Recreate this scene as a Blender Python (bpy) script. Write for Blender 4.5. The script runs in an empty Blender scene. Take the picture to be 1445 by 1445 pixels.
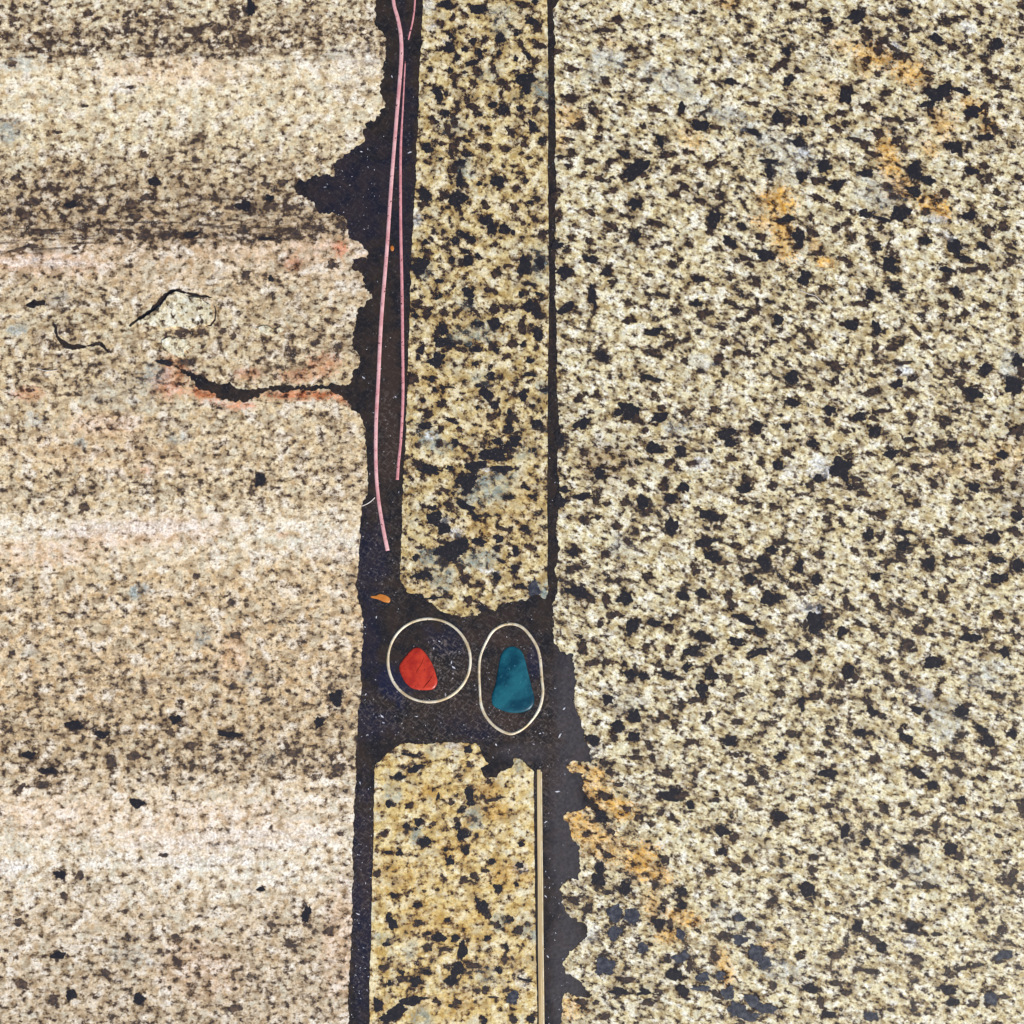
import bpy, math, random
import numpy as np
from mathutils import Vector
from mathutils.geometry import delaunay_2d_cdt

# ------------------------------------------------------------------ camera, sky, sun, exposure
S = 0.0002                       # one photo pixel on the stone surface is 0.2 mm
def P(x, y, z=0.0):
    return ((x - 722.5) * S, (722.5 - y) * S, z)

scene = bpy.context.scene
col = scene.collection
cam_d = bpy.data.cameras.new('camera'); cam = bpy.data.objects.new('camera', cam_d); col.objects.link(cam)
CAM_H = 0.55
cam.location = (0, 0, CAM_H); cam.rotation_euler = (0, 0, 0)
cam_d.sensor_width = 36.0; cam_d.lens = 36.0 * CAM_H / (1445 * S)
cam_d.clip_start = 0.01; cam_d.clip_end = 100
scene.camera = cam

SUN_EL, SUN_AZ = math.radians(43), math.radians(140)     # azimuth clockwise from +Y (top of the picture)
w = bpy.data.worlds.new('World'); scene.world = w; w.use_nodes = True
wn = w.node_tree
for n in list(wn.nodes): wn.nodes.remove(n)
sky = wn.nodes.new('ShaderNodeTexSky'); sky.sky_type = 'NISHITA'; sky.sun_disc = False
sky.sun_elevation = SUN_EL; sky.sun_rotation = SUN_AZ
bg = wn.nodes.new('ShaderNodeBackground'); bg.inputs['Strength'].default_value = 0.09
wo = wn.nodes.new('ShaderNodeOutputWorld')
wn.links.new(sky.outputs[0], bg.inputs[0]); wn.links.new(bg.outputs[0], wo.inputs[0])
sd = bpy.data.lights.new('sun', 'SUN'); sd.energy = 3.7; sd.angle = math.radians(6); sd.color = (1.0, 0.965, 0.885)
sun = bpy.data.objects.new('sun', sd); col.objects.link(sun)
dirv = Vector((math.sin(SUN_AZ) * math.cos(SUN_EL), math.cos(SUN_AZ) * math.cos(SUN_EL), math.sin(SUN_EL)))
sun.rotation_euler = dirv.to_track_quat('Z', 'Y').to_euler(); sun.location = dirv * 2
vs = scene.view_settings
vs.view_transform = 'Standard'; vs.look = 'None'; vs.gamma = 1.0; vs.use_curve_mapping = False; vs.exposure = 0.14

# ------------------------------------------------------------------ node helper
class NT:
    def __init__(s, name):
        s.m = bpy.data.materials.new(name); s.m.use_nodes = True
        s.t = s.m.node_tree
        for n in list(s.t.nodes): s.t.nodes.remove(n)
        s.out = s.t.nodes.new('ShaderNodeOutputMaterial')
        s.bsdf = s.t.nodes.new('ShaderNodeBsdfPrincipled')
        s.t.links.new(s.bsdf.outputs[0], s.out.inputs[0])
        tc = s.t.nodes.new('ShaderNodeTexCoord')
        geo = s.t.nodes.new('ShaderNodeNewGeometry')
        # world position in photo-pixel units (0.2 mm), y downwards like the outline tables below
        mp = s.t.nodes.new('ShaderNodeMapping'); mp.vector_type = 'POINT'
        mp.inputs['Scale'].default_value = (1 / S, -1 / S, 1 / S); mp.inputs['Location'].default_value = (722.5, 722.5, 0)
        s.t.links.new(geo.outputs['Position'], mp.inputs[0]); s.p = mp.outputs[0]
    def set(s, node, i, v):
        if isinstance(v, bpy.types.NodeSocket): s.t.links.new(v, node.inputs[i])
        elif isinstance(v, (tuple, list)) and len(v) == 3 and node.inputs[i].type == 'RGBA': node.inputs[i].default_value = (*v, 1)
        else: node.inputs[i].default_value = v
    def mapv(s, v, loc=(0, 0, 0), rot=0, scale=(1, 1, 1), typ='TEXTURE'):
        n = s.t.nodes.new('ShaderNodeMapping'); n.vector_type = typ
        n.inputs['Location'].default_value = loc; n.inputs['Rotation'].default_value = (0, 0, rot); n.inputs['Scale'].default_value = scale
        s.t.links.new(v, n.inputs[0]); return n.outputs[0]
    def noise(s, size, detail=3, rough=0.55, v=None, dist=0.0, off=0.0, color=False, dim='3D'):
        v = s.p if v is None else v
        if off: v = s.mapv(v, (off * 713.3, off * 391.7, off * 57.1))
        n = s.t.nodes.new('ShaderNodeTexNoise'); n.noise_dimensions = '2D'
        n.inputs['Scale'].default_value = 1.0 / size; n.inputs['Detail'].default_value = detail
        n.inputs['Roughness'].default_value = rough; n.inputs['Distortion'].default_value = dist
        s.t.links.new(v, n.inputs['Vector'])
        return n.outputs[1] if color else n.outputs[0]
    def voro(s, size, v=None, feat='F1', out=0, rnd=1.0):
        n = s.t.nodes.new('ShaderNodeTexVoronoi'); n.voronoi_dimensions = '2D'; n.feature = feat
        n.inputs['Scale'].default_value = 1.0 / size; n.inputs['Randomness'].default_value = rnd
        s.t.links.new(s.p if v is None else v, n.inputs['Vector']); return n.outputs[out]
    def math(s, op, a, b=0.0, clamp=False):
        n = s.t.nodes.new('ShaderNodeMath'); n.operation = op; n.use_clamp = clamp
        s.set(n, 0, a); s.set(n, 1, b); return n.outputs[0]
    def rng(s, v, a, b, c=0.0, d=1.0, smooth=False):
        n = s.t.nodes.new('ShaderNodeMapRange'); n.clamp = True
        if smooth: n.interpolation_type = 'SMOOTHSTEP'
        s.set(n, 0, v); s.set(n, 1, a); s.set(n, 2, b); s.set(n, 3, c); s.set(n, 4, d); return n.outputs[0]
    def mix(s, f, a, b, mode='MIX'):
        n = s.t.nodes.new('ShaderNodeMix'); n.data_type = 'RGBA'; n.blend_type = mode
        s.set(n, 0, f); s.set(n, 6, a); s.set(n, 7, b); return n.outputs[2]
    def ramp(s, v, stops):
        n = s.t.nodes.new('ShaderNodeValToRGB'); e = n.color_ramp.elements
        stops = [(p, c if isinstance(c, tuple) else (c, c, c)) for p, c in stops]
        e[0].position = stops[0][0]; e[0].color = (*stops[0][1], 1)
        e[1].position = stops[1][0]; e[1].color = (*stops[1][1], 1)
        for p, c in stops[2:]:
            q = e.new(p); q.color = (*c, 1)
        s.set(n, 0, v); return n.outputs[0]
    def sep(s, v, i):
        n = s.t.nodes.new('ShaderNodeSeparateXYZ'); s.t.links.new(v, n.inputs[0]); return n.outputs[i]
    def attr(s, name):
        n = s.t.nodes.new('ShaderNodeAttribute'); n.attribute_name = name; return n.outputs['Vector']
    def stain(s, name, nz, amp):
        """stain outline stored on the mesh as (depth inside the stain, strength); ragged by noise here"""
        v = s.attr(name)
        d = s.math('ADD', s.sep(v, 0), s.math('MULTIPLY', nz, amp))
        return s.math('MULTIPLY', s.rng(d, 0, 1), s.sep(v, 1))
    def bump(s, h, strength, dist):
        n = s.t.nodes.new('ShaderNodeBump'); n.inputs['Strength'].default_value = strength; n.inputs['Distance'].default_value = dist
        s.set(n, 'Height', h); s.t.links.new(n.outputs[0], s.bsdf.inputs['Normal'])

def lin(r, g, b):
    f = lambda c: (c / 255 / 12.92) if c <= 10 else ((c / 255 + 0.055) / 1.055) ** 2.4
    return (f(r), f(g), f(b))

# ------------------------------------------------------------------ stone
def granite(name, light, cream, tan, brown, dark, angle, stretch, size, bias=0.0, black=0.0, bands=None, stains=(), rough=0.32, seed=0.0, streak=False, pink=None, soft=0.0, mott=0.35, halo=True, relief=0.00016):
    k = NT(name)
    pv = k.mapv(k.p, (seed * 931, seed * 517, 0), math.radians(angle), (stretch, 1, 1))
    big = k.noise(75, 2, 0.6, off=1.3 + seed)
    # soft light ground: white feldspar / cream / tan
    g1 = k.noise(size * 1.3, 3, 0.6, pv, off=2.1)
    base = k.ramp(g1, [(0.34, tan), (0.45, cream), (0.53, cream), (0.62, light)])
    if pink: base = k.mix(1.0, base, k.ramp(k.math('DIVIDE', k.math('ADD', k.sep(k.p, 1), k.math('MULTIPLY', k.math('SUBTRACT', big, 0.5), 70)), 1445.0), [(y / 1445.0, lin(*c_)) for y, c_ in pink]), 'MULTIPLY')
    hue = k.noise(size * 2.4, 1, 0.5, off=2.9)
    base = k.mix(k.rng(hue, 0.54, 0.70, 0, 0.6), base, light)
    base = k.mix(k.rng(hue, 0.44, 0.30, 0, 0.5), base, lin(206, 204, 186))
    fine = k.noise(3.6, 2, 0.65, off=3.7)
    fz = k.math('SUBTRACT', fine, 0.5)
    gz = k.math('SUBTRACT', g1, 0.5)
    # bias of the brown flecks: large-scale drift plus bands
    b = k.math('ADD', k.math('MULTIPLY', k.math('SUBTRACT', big, 0.5), 0.16), bias)
    if bands:
        wv = k.math('MULTIPLY', k.math('SUBTRACT', k.noise(110, 2, 0.55, k.mapv(k.p, (0, 0, 0), 0, (2.2, 1, 1)), off=4.2), 0.5), 42)
        yy = k.math('ADD', k.math('ADD', k.sep(k.p, 1), wv), k.math('MULTIPLY', gz, 22))
        rp = k.ramp(k.math('DIVIDE', yy, 1445.0), [(y / 1445.0, 0.5 + v * 3.0) for y, v in bands])
        b = k.math('ADD', b, k.math('DIVIDE', k.math('SUBTRACT', rp, 0.5), 3.0))
    if halo: b = k.math('ADD', b, k.math('MULTIPLY', k.sep(k.attr('halo'), 0), 0.085))
    fb = k.math('ADD', b, k.math('MULTIPLY', fz, 0.10))
    n1 = k.math('ADD', k.noise(size, 3, 0.6, pv, off=5.3), fb)
    n2 = k.math('ADD', k.noise(size * 1.8, 3, 0.55, pv, off=6.1), fb)
    n3 = k.math('ADD', k.noise(size * 0.55, 2, 0.6, pv, off=7.7), fb)
    c = k.mix(k.rng(n3, 0.45, 0.66, 0, 0.8), base, tan)
    c = k.mix(k.rng(n2, 0.50, 0.68, 0, 0.6), c, tan)
    c = k.mix(k.rng(n2, 0.54, 0.72, 0, mott), c, brown)
    c = k.mix(k.rng(n1, 0.505 - soft, 0.63 + soft, 0, 0.92), c, brown)
    c = k.mix(k.rng(n3, 0.57, 0.70, 0, 0.8), c, brown)
    c = k.mix(k.rng(k.math('ADD', n1, k.math('MULTIPLY', n3, 0.5)), 0.845 - soft * 0.4, 0.915 + soft * 1.6, 0, 0.97), c, dark)
    c = k.mix(k.rng(k.math('ADD', n2, black), 0.655, 0.70, 0, 1.0), c, dark)
    if streak:
        sn = k.noise(6.5, 2, 0.6, k.mapv(k.p, (0, 0, 0), math.radians(-1.5), (9, 1, 1)), off=9.4)
        c = k.mix(k.math('MULTIPLY', k.rng(k.math('ADD', sn, k.math('MULTIPLY', fz, 0.5)), 0.50, 0.66, 0, 0.85), k.stain('streak', gz, 1.5)), c, dark)
    brk = k.rng(k.noise(size * 0.9, 2, 0.6, pv, off=14), 0.36, 0.60, 0.30, 1.0)
    cv = _gray(k, k.rng(fine, 0.3, 0.7, 0.55, 1.15))
    for ii, (colr, lst, mode, wob, wsz) in enumerate(stains):
        msk = k.math('MULTIPLY', k.stain('stain%d' % ii, k.math('ADD', gz, fz), 1.9 * wob), brk if mode == 'MIX' else k.math('ADD', k.math('MULTIPLY', brk, 0.6), 0.4))
        if mode == 'MIX':
            colr = k.mix(1.0, colr, cv, 'MULTIPLY')
            msk = k.math('MULTIPLY', msk, k.rng(n1, 0.62, 0.50, 0.25, 1.0))
        c = k.mix(msk, c, colr, mode)
    # crystalline grain
    c = k.mix(1.0, c, _gray(k, k.rng(fine, 0.3, 0.7, 0.74, 1.20)), 'MULTIPLY')
    gl = k.math('MULTIPLY', k.rng(k.voro(5.5), 0.10, 0.03), k.rng(hue, 0.50, 0.58, 0, 0.8))  # crystal glints painted into the colour as pale dots
    c = k.mix(gl, c, light)
    k.set(k.bsdf, 'Base Color', c)
    k.set(k.bsdf, 'Roughness', k.rng(big, 0.3, 0.7, rough - 0.1, rough + 0.12))
    k.bump(k.noise(6.0, 2, 0.6, off=15.0), 0.5, relief)
    return k.m

def _gray(k, f):
    n = k.t.nodes.new('ShaderNodeCombineColor')
    for i in range(3): k.t.links.new(f, n.inputs[i])
    return n.outputs[0]

ORANGE = lin(206, 146, 62)
GREYB = lin(150, 160, 158)
right_stains = [
    (lin(250, 196, 82), [(1232, 78, 34, 15, 22, .8), (1280, 100, 30, 18, 25, .8), (1190, 65, 20, 10, 10, .5), (1215, 85, 12, 30, -20, .5),
        (1255, 225, 16, 42, -18, .85), (1272, 265, 22, 20, 20, .7), (1318, 290, 26, 14, 25, .9), (1330, 175, 18, 22, -30, .6),
        (1375, 150, 22, 12, 30, .7), (1395, 180, 14, 10, 0, .6), (1312, 210, 14, 12, 0, .6), (1170, 130, 18, 16, 30, .4),
        (1098, 285, 26, 22, 10, .9), (1105, 335, 16, 34, -10, .8), (1165, 370, 16, 8, 15, .9), (1080, 312, 18, 14, 0, .7), (1150, 345, 10, 10, 0, .6),
        (800, 165, 22, 14, 0, .55), (975, 195, 22, 14, 30, .5), (790, 200, 12, 14, 0, .5), (860, 62, 18, 12, 0, .35), (1025, 3, 18, 10, 0, .6),
        (828, 1088, 34, 9, 12, .8), (840, 1118, 22, 30, -15, .8), (872, 1140, 30, 16, 25, .85), (812, 1162, 20, 26, 20, .85), (838, 1182, 26, 24, 0, .75), (865, 1200, 34, 22, 20, .6),
        (905, 1215, 26, 26, 35, .9), (925, 1235, 24, 12, 10, .85), (965, 1295, 26, 12, 10, .8), (945, 1322, 22, 12, 0, .7), (920, 1275, 12, 26, 0, .65), (1022, 1365, 12, 30, -15, .7),
        (805, 1420, 22, 18, 0, .6), (1085, 1335, 14, 8, 0, .5), (1360, 660, 60, 14, 5, .25), (1420, 640, 40, 20, 5, .3), (850, 655, 40, 20, 5, .25)], 'MULTIPLY', 1.6, 16),
    (lin(176, 186, 190), [(858, 82, 22, 16, 20, .6), (840, 100, 18, 18, 0, .4), (945, 115, 46, 18, 18, .45), (980, 145, 30, 12, 30, .4), (1030, 165, 36, 14, 20, .5), (1090, 198, 36, 16, 20, .4), (1120, 230, 40, 24, 10, .4),
        (1240, 275, 36, 24, 20, .4), (1215, 195, 18, 12, 0, .35), (955, 603, 22, 7, 3, .7), (1425, 515, 14, 26, 10, .6), (875, 770, 20, 14, 10, .4), (1390, 950, 30, 20, -20, .4), (1335, 1020, 26, 26, 0, .45), (990, 510, 22, 14, 0, .3), (1300, 1230, 30, 16, 20, .35), (1100, 1370, 36, 20, 20, .4), (1040, 1300, 40, 20, 30, .3), (880, 990, 30, 16, 0, .25)], 'MIX', 1.3, 14),
    (lin(236, 240, 246), [(1160, 662, 18, 13, 20, .8), (1365, 38, 12, 10, 0, .5), (1264, 66, 8, 6, 20, .8), (1130, 215, 14, 8, 10, .6), (1320, 310, 16, 6, 15, .8), (1345, 340, 14, 5, 45, .7), (1275, 525, 14, 7, 0, .8), (1115, 660, 10, 10, 0, .5), (990, 652, 12, 8, 0, .7), (1140, 860, 18, 12, 0, .6), (1300, 980, 20, 10, 30, .6), (835, 1060, 14, 10, 0, .5), (1285, 1330, 12, 10, 20, .7), (960, 30, 10, 8, 0, .4), (832, 1320, 12, 12, 0, .5), (1040, 85, 8, 6, 0, .7)], 'MIX', 1.2, 10),
    (lin(88, 40, 22), [(855, 650, 42, 30, 10, .35), (1432, 600, 20, 26, 0, .3), (1430, 700, 26, 30, 0, .35), (1322, 992, 24, 12, 20, .5), (845, 668, 16, 16, 0, .5)], 'MULTIPLY', 1.5, 12),
]
mid_stains = [
    (lin(132, 150, 150), [(690, 688, 38, 20, -22, .8), (676, 697, 16, 10, -20, .7), (605, 618, 16, 14, 20, .8), (625, 632, 12, 10, 0, .7), (675, 790, 24, 14, -10, .85), (603, 786, 14, 12, 0, .75), (625, 815, 18, 16, 20, .7), (655, 238, 14, 16, 0, .65), (710, 20, 20, 14, 0, .5), (705, 40, 16, 14, 0, .4), (765, 125, 14, 20, 10, .75), (735, 135, 18, 10, 0, .4), (640, 178, 22, 10, 0, .35), (690, 107, 16, 10, 0, .4), (764, 835, 9, 18, -20, .9), (670, 470, 34, 14, -5, .6), (677, 533, 14, 10, 0, .5), (762, 370, 14, 30, 0, .4), (600, 380, 10, 16, 0, .5), (660, 425, 10, 12, 0, .5), (740, 640, 16, 10, -20, .5), (590, 600, 14, 8, 0, .4), (572, 580, 8, 14, 0, .4), (765, 545, 10, 10, 0, .5),
        (554, 1118, 12, 16, 20, .7), (668, 1155, 14, 14, 0, .7), (612, 1060, 16, 10, 0, .45), (587, 1178, 8, 12, 20, .8), (705, 1300, 12, 12, 0, .7), (750, 1315, 12, 14, 0, .7), (595, 1435, 18, 12, 0, .75), (580, 1340, 10, 14, 0, .5), (690, 1380, 16, 14, 0, .4), (732, 1076, 12, 14, 30, .7), (540, 1325, 14, 8, 0, .6)], 'MIX', 1.4, 10),
    (lin(228, 192, 96), [(690, 1115, 20, 12, -20, .7), (700, 1145, 22, 14, 0, .7), (600, 1118, 26, 12, 0, .6), (560, 1240, 40, 30, 0, .35), (715, 1235, 26, 20, -10, .6), (640, 1200, 28, 18, 10, .45), (660, 1300, 40, 26, 0, .35), (600, 1300, 40, 26, 0, .4), (640, 1420, 40, 20, 0, .35), (745, 1240, 16, 8, 0, .6), (735, 715, 30, 40, 0, .3), (640, 460, 30, 14, 0, .3), (680, 745, 22, 14, 0, .5), (735, 130, 20, 12, 0, .5), (590, 840, 30, 16, 10, .35), (600, 540, 40, 26, 0, .3), (700, 600, 40, 20, 0, .25)], 'MULTIPLY', 1.4, 14),
    (lin(240, 242, 244), [(606, 8, 10, 8, 0, .7), (607, 34, 10, 8, 0, .7), (630, 58, 6, 5, 0, .6), (588, 310, 6, 12, 0, .7), (630, 735, 9, 6, 0, .7), (688, 806, 14, 5, 12, .8), (645, 750, 10, 8, 0, .7), (606, 615, 9, 6, 10, .8), (696, 662, 16, 4, -6, .9), (771, 475, 3, 6, 0, .8), (530, 1108, 4, 4, 0, .8), (640, 1052, 14, 6, 0, .6), (735, 1225, 12, 8, 0, .4), (738, 1385, 10, 10, 20, .5)], 'MIX', 1.1, 8),
]
left_stains = [
    (lin(240, 166, 134), [(480, 350, 10, 14, 0, .85), (413, 372, 14, 12, 0, .6), (440, 358, 40, 20, 0, .12), (455, 515, 26, 16, -15, .65), (350, 528, 22, 10, 0, .55), (420, 530, 30, 10, 0, .6), (238, 540, 24, 24, -10, .75), (290, 556, 26, 11, 12, .95), (335, 572, 22, 7, 0, .8), (425, 557, 62, 8, 0, 1.0), (485, 564, 14, 8, 10, .9), (40, 555, 22, 10, 0, .6), (250, 520, 26, 12, 30, .7), (205, 665, 8, 6, 0, .4), (400, 755, 10, 5, 0, .4)], 'MULTIPLY', 1.2, 14),
    (lin(255, 226, 218), [(60, 372, 90, 16, 2, .5), (150, 640, 140, 30, 5, .25), (150, 600, 60, 20, 0, .5), (200, 750, 120, 22, -3, .5), (60, 780, 80, 20, 0, .4), (300, 1170, 150, 40, -3, .25), (280, 1370, 60, 40, 20, .35), (80, 1150, 90, 30, 0, .25), (330, 930, 20, 40, 0, .4), (240, 100, 100, 20, 0, .35), (480, 1330, 26, 90, 0, .35)], 'MULTIPLY', 1.0, 50),
    (lin(252, 247, 244), [(190, 745, 130, 10, -3, .45), (60, 370, 70, 7, 2, .5), (330, 1185, 150, 14, -2, .4), (280, 1215, 100, 8, 0, .5), (15, 1225, 40, 10, 0, .6), (480, 770, 60, 20, 0, .35), (500, 90, 40, 30, 0, .3), (170, 125, 20, 8, 0, .5)], 'MIX', 0.9, 26),
    (lin(160, 172, 172), [(197, 835, 15, 11, -10, .9), (285, 898, 13, 12, 10, .75), (12, 185, 18, 16, 0, .75), (215, 530, 22, 16, -10, .7), (30, 90, 36, 12, -5, .5), (25, 465, 16, 10, -20, .7), (115, 625, 10, 9, 0, .7), (250, 618, 12, 10, 0, .6), (45, 590, 14, 12, 0, .5), (280, 905, 12, 10, 0, .5), (190, 1350, 40, 14, 10, .35), (345, 955, 12, 10, 0, .5), (170, 560, 60, 20, 10, .25), (80, 420, 20, 10, 0, .4), (40, 920, 14, 8, 0, .4), (380, 1068, 16, 10, 0, .4), (50, 700, 16, 8, 0, .3)], 'MIX', 1.2, 9),
]
M = {}
M['left'] = granite('banded_granite', lin(253, 248, 238), lin(238, 225, 202), lin(204, 180, 146), lin(122, 95, 63), lin(60, 47, 41),
    -2, 1.25, 10.0, bias=-0.016, black=-0.05, seed=1.0, rough=0.36,
    bands=[(0, .01), (30, .035), (60, .065), (82, .06), (92, -.045), (150, -.035), (195, -.005), (235, .035), (290, .055), (338, .07), (347, -.02), (400, -.005),
           (470, .025), (540, .035), (566, -.005), (640, .012), (700, .02), (735, -.05), (770, -.045), (815, .0), (900, .0), (975, .02), (1050, .04), (1095, .035), (1115, -.03), (1200, -.05), (1255, -.03), (1330, .015), (1445, .02)],
    stains=left_stains, streak=True, relief=0.00028, soft=0.035, mott=0.6,
    pink=[(0, (242, 238, 218)), (85, (254, 248, 232)), (200, (246, 240, 218)), (300, (222, 208, 186)), (345, (244, 226, 212)), (450, (234, 224, 200)), (560, (244, 232, 208)), (700, (248, 236, 212)), (750, (255, 252, 246)), (800, (247, 231, 206)), (950, (243, 224, 196)), (1060, (228, 213, 188)), (1120, (254, 245, 234)), (1220, (255, 252, 248)), (1300, (243, 233, 221)), (1445, (234, 225, 214))])
LEFT_STREAK = [(180, 325, 330, 20, -1, 1.0), (60, 345, 140, 12, -3, .9), (250, 290, 260, 14, 1, .5), (250, 72, 330, 12, 2, .6), (430, 318, 80, 16, 2, .7)]
M['right'] = granite('speckled_granite', lin(251, 247, 231), lin(235, 223, 182), lin(190, 167, 118), lin(106, 79, 50), lin(42, 33, 32),
    20, 1.4, 9.5, bias=-0.004, black=-0.035, seed=2.0, soft=0.018, mott=0.5, stains=right_stains)
M['mid'] = granite('yellow_granite', lin(242, 231, 200), lin(223, 203, 150), lin(182, 153, 96), lin(104, 74, 44), lin(42, 34, 34),
    20, 1.15, 11.5, bias=-0.006, black=-0.03, seed=3.0, soft=0.01, mott=0.45, stains=mid_stains)
M['low'] = granite('golden_granite', lin(245, 233, 198), lin(229, 205, 144), lin(196, 162, 94), lin(122, 88, 50), lin(46, 36, 34),
    -10, 1.15, 12.5, bias=-0.020, black=-0.05, seed=4.0, soft=0.01, mott=0.4, stains=mid_stains)
M['flake'] = granite('pale_flake_granite', lin(252, 248, 232), lin(238, 227, 196), lin(198, 178, 136), lin(120, 98, 66), lin(60, 48, 42),
    0, 1.0, 12.0, bias=-0.02, black=-0.06, seed=5.0, halo=False, relief=0.0003)

def grain_mat(name, c1, c2, rough):
    k = NT(name)
    oi = k.t.nodes.new('ShaderNodeObjectInfo')
    n = k.noise(7, 3, 0.6)
    c = k.mix(k.rng(n, 0.42, 0.70), c1, c2)
    c = k.mix(k.math('MULTIPLY', k.rng(k.noise(3, 2, off=2.0), 0.66, 0.76), 0.5), c, lin(120, 110, 100))
    k.set(k.bsdf, 'Base Color', c); k.set(k.bsdf, 'Roughness', rough)
    k.bump(n, 0.3, 0.0002)
    return k.m
M['g_black'] = grain_mat('black_mica', lin(34, 32, 37), lin(44, 40, 42), 0.3)
M['g_brown'] = grain_mat('dark_brown_mica', lin(40, 32, 32), lin(76, 56, 44), 0.4)
M['g_soft'] = grain_mat('worn_brown_mica', lin(56, 47, 46), lin(104, 82, 64), 0.45)
M['g_grey'] = grain_mat('slate_grey_mica', lin(44, 46, 58), lin(82, 84, 92), 0.35)

# dark resin between the stones
k = NT('dark_resin')
n = k.noise(26, 4, 0.6)
c = k.mix(k.rng(n, 0.40, 0.62), lin(50, 40, 34), lin(31, 28, 29))
rz = k.math('SUBTRACT', k.noise(20, 3, 0.6, off=1.0), 0.5)
RES_BLUE = [(556, 965, 30, 22, 40, .9), (520, 900, 16, 70, 0, .45), (512, 1280, 14, 170, 0, .55), (525, 790, 22, 60, 0, .5), (520, 1020, 40, 22, 0, .5), (665, 1025, 40, 20, 10, .4), (755, 935, 10, 30, 0, .7), (630, 905, 30, 20, 20, .5), (500, 280, 70, 90, 0, .35), (570, 230, 14, 220, 0, .3)]  # blue resin patches; the first paints a blue reflection by the round ring
RES_BROWN = [(550, 560, 14, 130, 0, .7), (700, 900, 46, 12, 0, .6), (660, 1000, 60, 30, 0, .35), (720, 1020, 30, 14, 0, .6), (780, 1090, 14, 60, 0, .4), (545, 640, 14, 60, 0, .5), (515, 1190, 10, 90, 0, .4)]
RES_DUST = [(625, 925, 26, 30, 20, 1.3), (640, 950, 40, 60, 20, 1), (560, 1005, 80, 34, 0, .75), (660, 1020, 120, 40, 0, .75), (770, 1050, 40, 130, 0, .7), (550, 780, 60, 90, 0, .5), (545, 620, 20, 80, 0, .6), (510, 1250, 22, 200, 0, .6), (700, 960, 110, 120, 0, .5)]
RES_SHEEN = [(808, 1010, 26, 100, -6, 1), (800, 1180, 26, 140, 0, 1), (800, 1380, 26, 120, 0, 1), (740, 1062, 40, 14, 0, .6)]
blue = k.stain('stain0', rz, 3.0)
c = k.mix(k.math('MULTIPLY', blue, 0.7), c, lin(22, 27, 60))
brn = k.stain('stain1', rz, -3.0)
c = k.mix(brn, c, lin(62, 48, 40))
# pale dust and short fibres caught in the resin, denser round the inlays
dens = k.stain('stain2', rz, 2.0)
dens = k.math('MAXIMUM', dens, 0.2)
h1 = k.rng(k.noise(4.2, 3, 0.7, k.mapv(k.p, (0, 0, 0), math.radians(35), (2.2, 0.8, 1)), off=4.0), 0.52, 0.76, 0, 0.55)
h2 = k.rng(k.noise(3.6, 2, 0.7, k.mapv(k.p, (0, 0, 0), math.radians(-50), (2.4, 0.8, 1)), off=5.0), 0.56, 0.78, 0, 0.62)
c = k.mix(k.math('MULTIPLY', k.math('MAXIMUM', h1, h2), dens), c, lin(140, 128, 122))
v1 = k.math('MULTIPLY', k.rng(k.voro(9.0), 0.13, 0.05), k.rng(k.noise(16, 2, off=6.0), 0.56, 0.64))
c = k.mix(k.math('MULTIPLY', v1, k.math('MULTIPLY', dens, 0.8)), c, lin(190, 186, 190))
# grey reflected sheen painted into the resin colour along the right slab
sheen = k.stain('stain3', rz, 1.2)
c = k.mix(k.math('MULTIPLY', sheen, 0.6), c, k.mix(k.rng(k.noise(5, 4, 0.7, off=9.0), 0.3, 0.7), lin(50, 46, 50), lin(78, 73, 80)))
k.set(k.bsdf, 'Base Color', c); k.set(k.bsdf, 'Roughness', k.rng(sheen, 0, 1, 0.26, 0.40))
k.bump(k.noise(9, 4, 0.6, off=8.0), 0.25, 0.0003)
M['resin'] = k.m

def simple(name, c1, c2, size, rough, metal=0.0, fleck=None, fleck_at=(0.68, 0.72), bump=0.2, stretch=(1, 1, 1), rot=0, spec=0.5):
    k = NT(name)
    n = k.noise(size, 4, 0.6, k.mapv(k.p, (0, 0, 0), math.radians(rot), stretch))
    c = k.mix(k.rng(n, 0.36, 0.64), c1, c2)
    if fleck: c = k.mix(k.rng(k.noise(4, 2, 0.5, off=2.2), *fleck_at), c, fleck)
    k.set(k.bsdf, 'Base Color', c); k.set(k.bsdf, 'Roughness', rough); k.set(k.bsdf, 'Metallic', metal); k.set(k.bsdf, 'Specular IOR Level', spec)
    k.bump(n, bump, 0.0002)
    return k.m
M['copper'] = simple('pink_copper', lin(244, 190, 190), lin(222, 156, 158), 20, 0.4, 0.2, lin(96, 56, 56), (0.67, 0.74))
M['copper_dull'] = simple('dull_copper', lin(228, 160, 164), lin(206, 134, 138), 10, 0.45, 0.15, lin(70, 40, 42), (0.66, 0.72))
M['brass'] = simple('pale_brass', lin(250, 238, 214), lin(214, 190, 150), 22, 0.36, 0.35, lin(150, 120, 84), (0.66, 0.76))
M['brass_strip'] = simple('brushed_brass', lin(222, 198, 154), lin(184, 156, 110), 5, 0.4, 0.3, stretch=(1, 30, 1), bump=0.3)
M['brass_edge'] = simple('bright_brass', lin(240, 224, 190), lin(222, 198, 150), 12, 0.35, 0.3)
M['red'] = simple('red_jasper', lin(194, 58, 34), lin(164, 38, 24), 14, 0.32, 0, lin(120, 24, 20), (0.68, 0.76))
M['red_crack'] = simple('dark_red_vein', lin(84, 16, 14), lin(52, 12, 12), 6, 0.9, spec=0.0)
M['teal'] = simple('teal_agate', lin(2, 58, 78), lin(28, 96, 112), 24, 0.34, 0, lin(84, 140, 154), (0.68, 0.90), stretch=(1.5, 1, 1), rot=-35, bump=0.05, spec=0.3)
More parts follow.
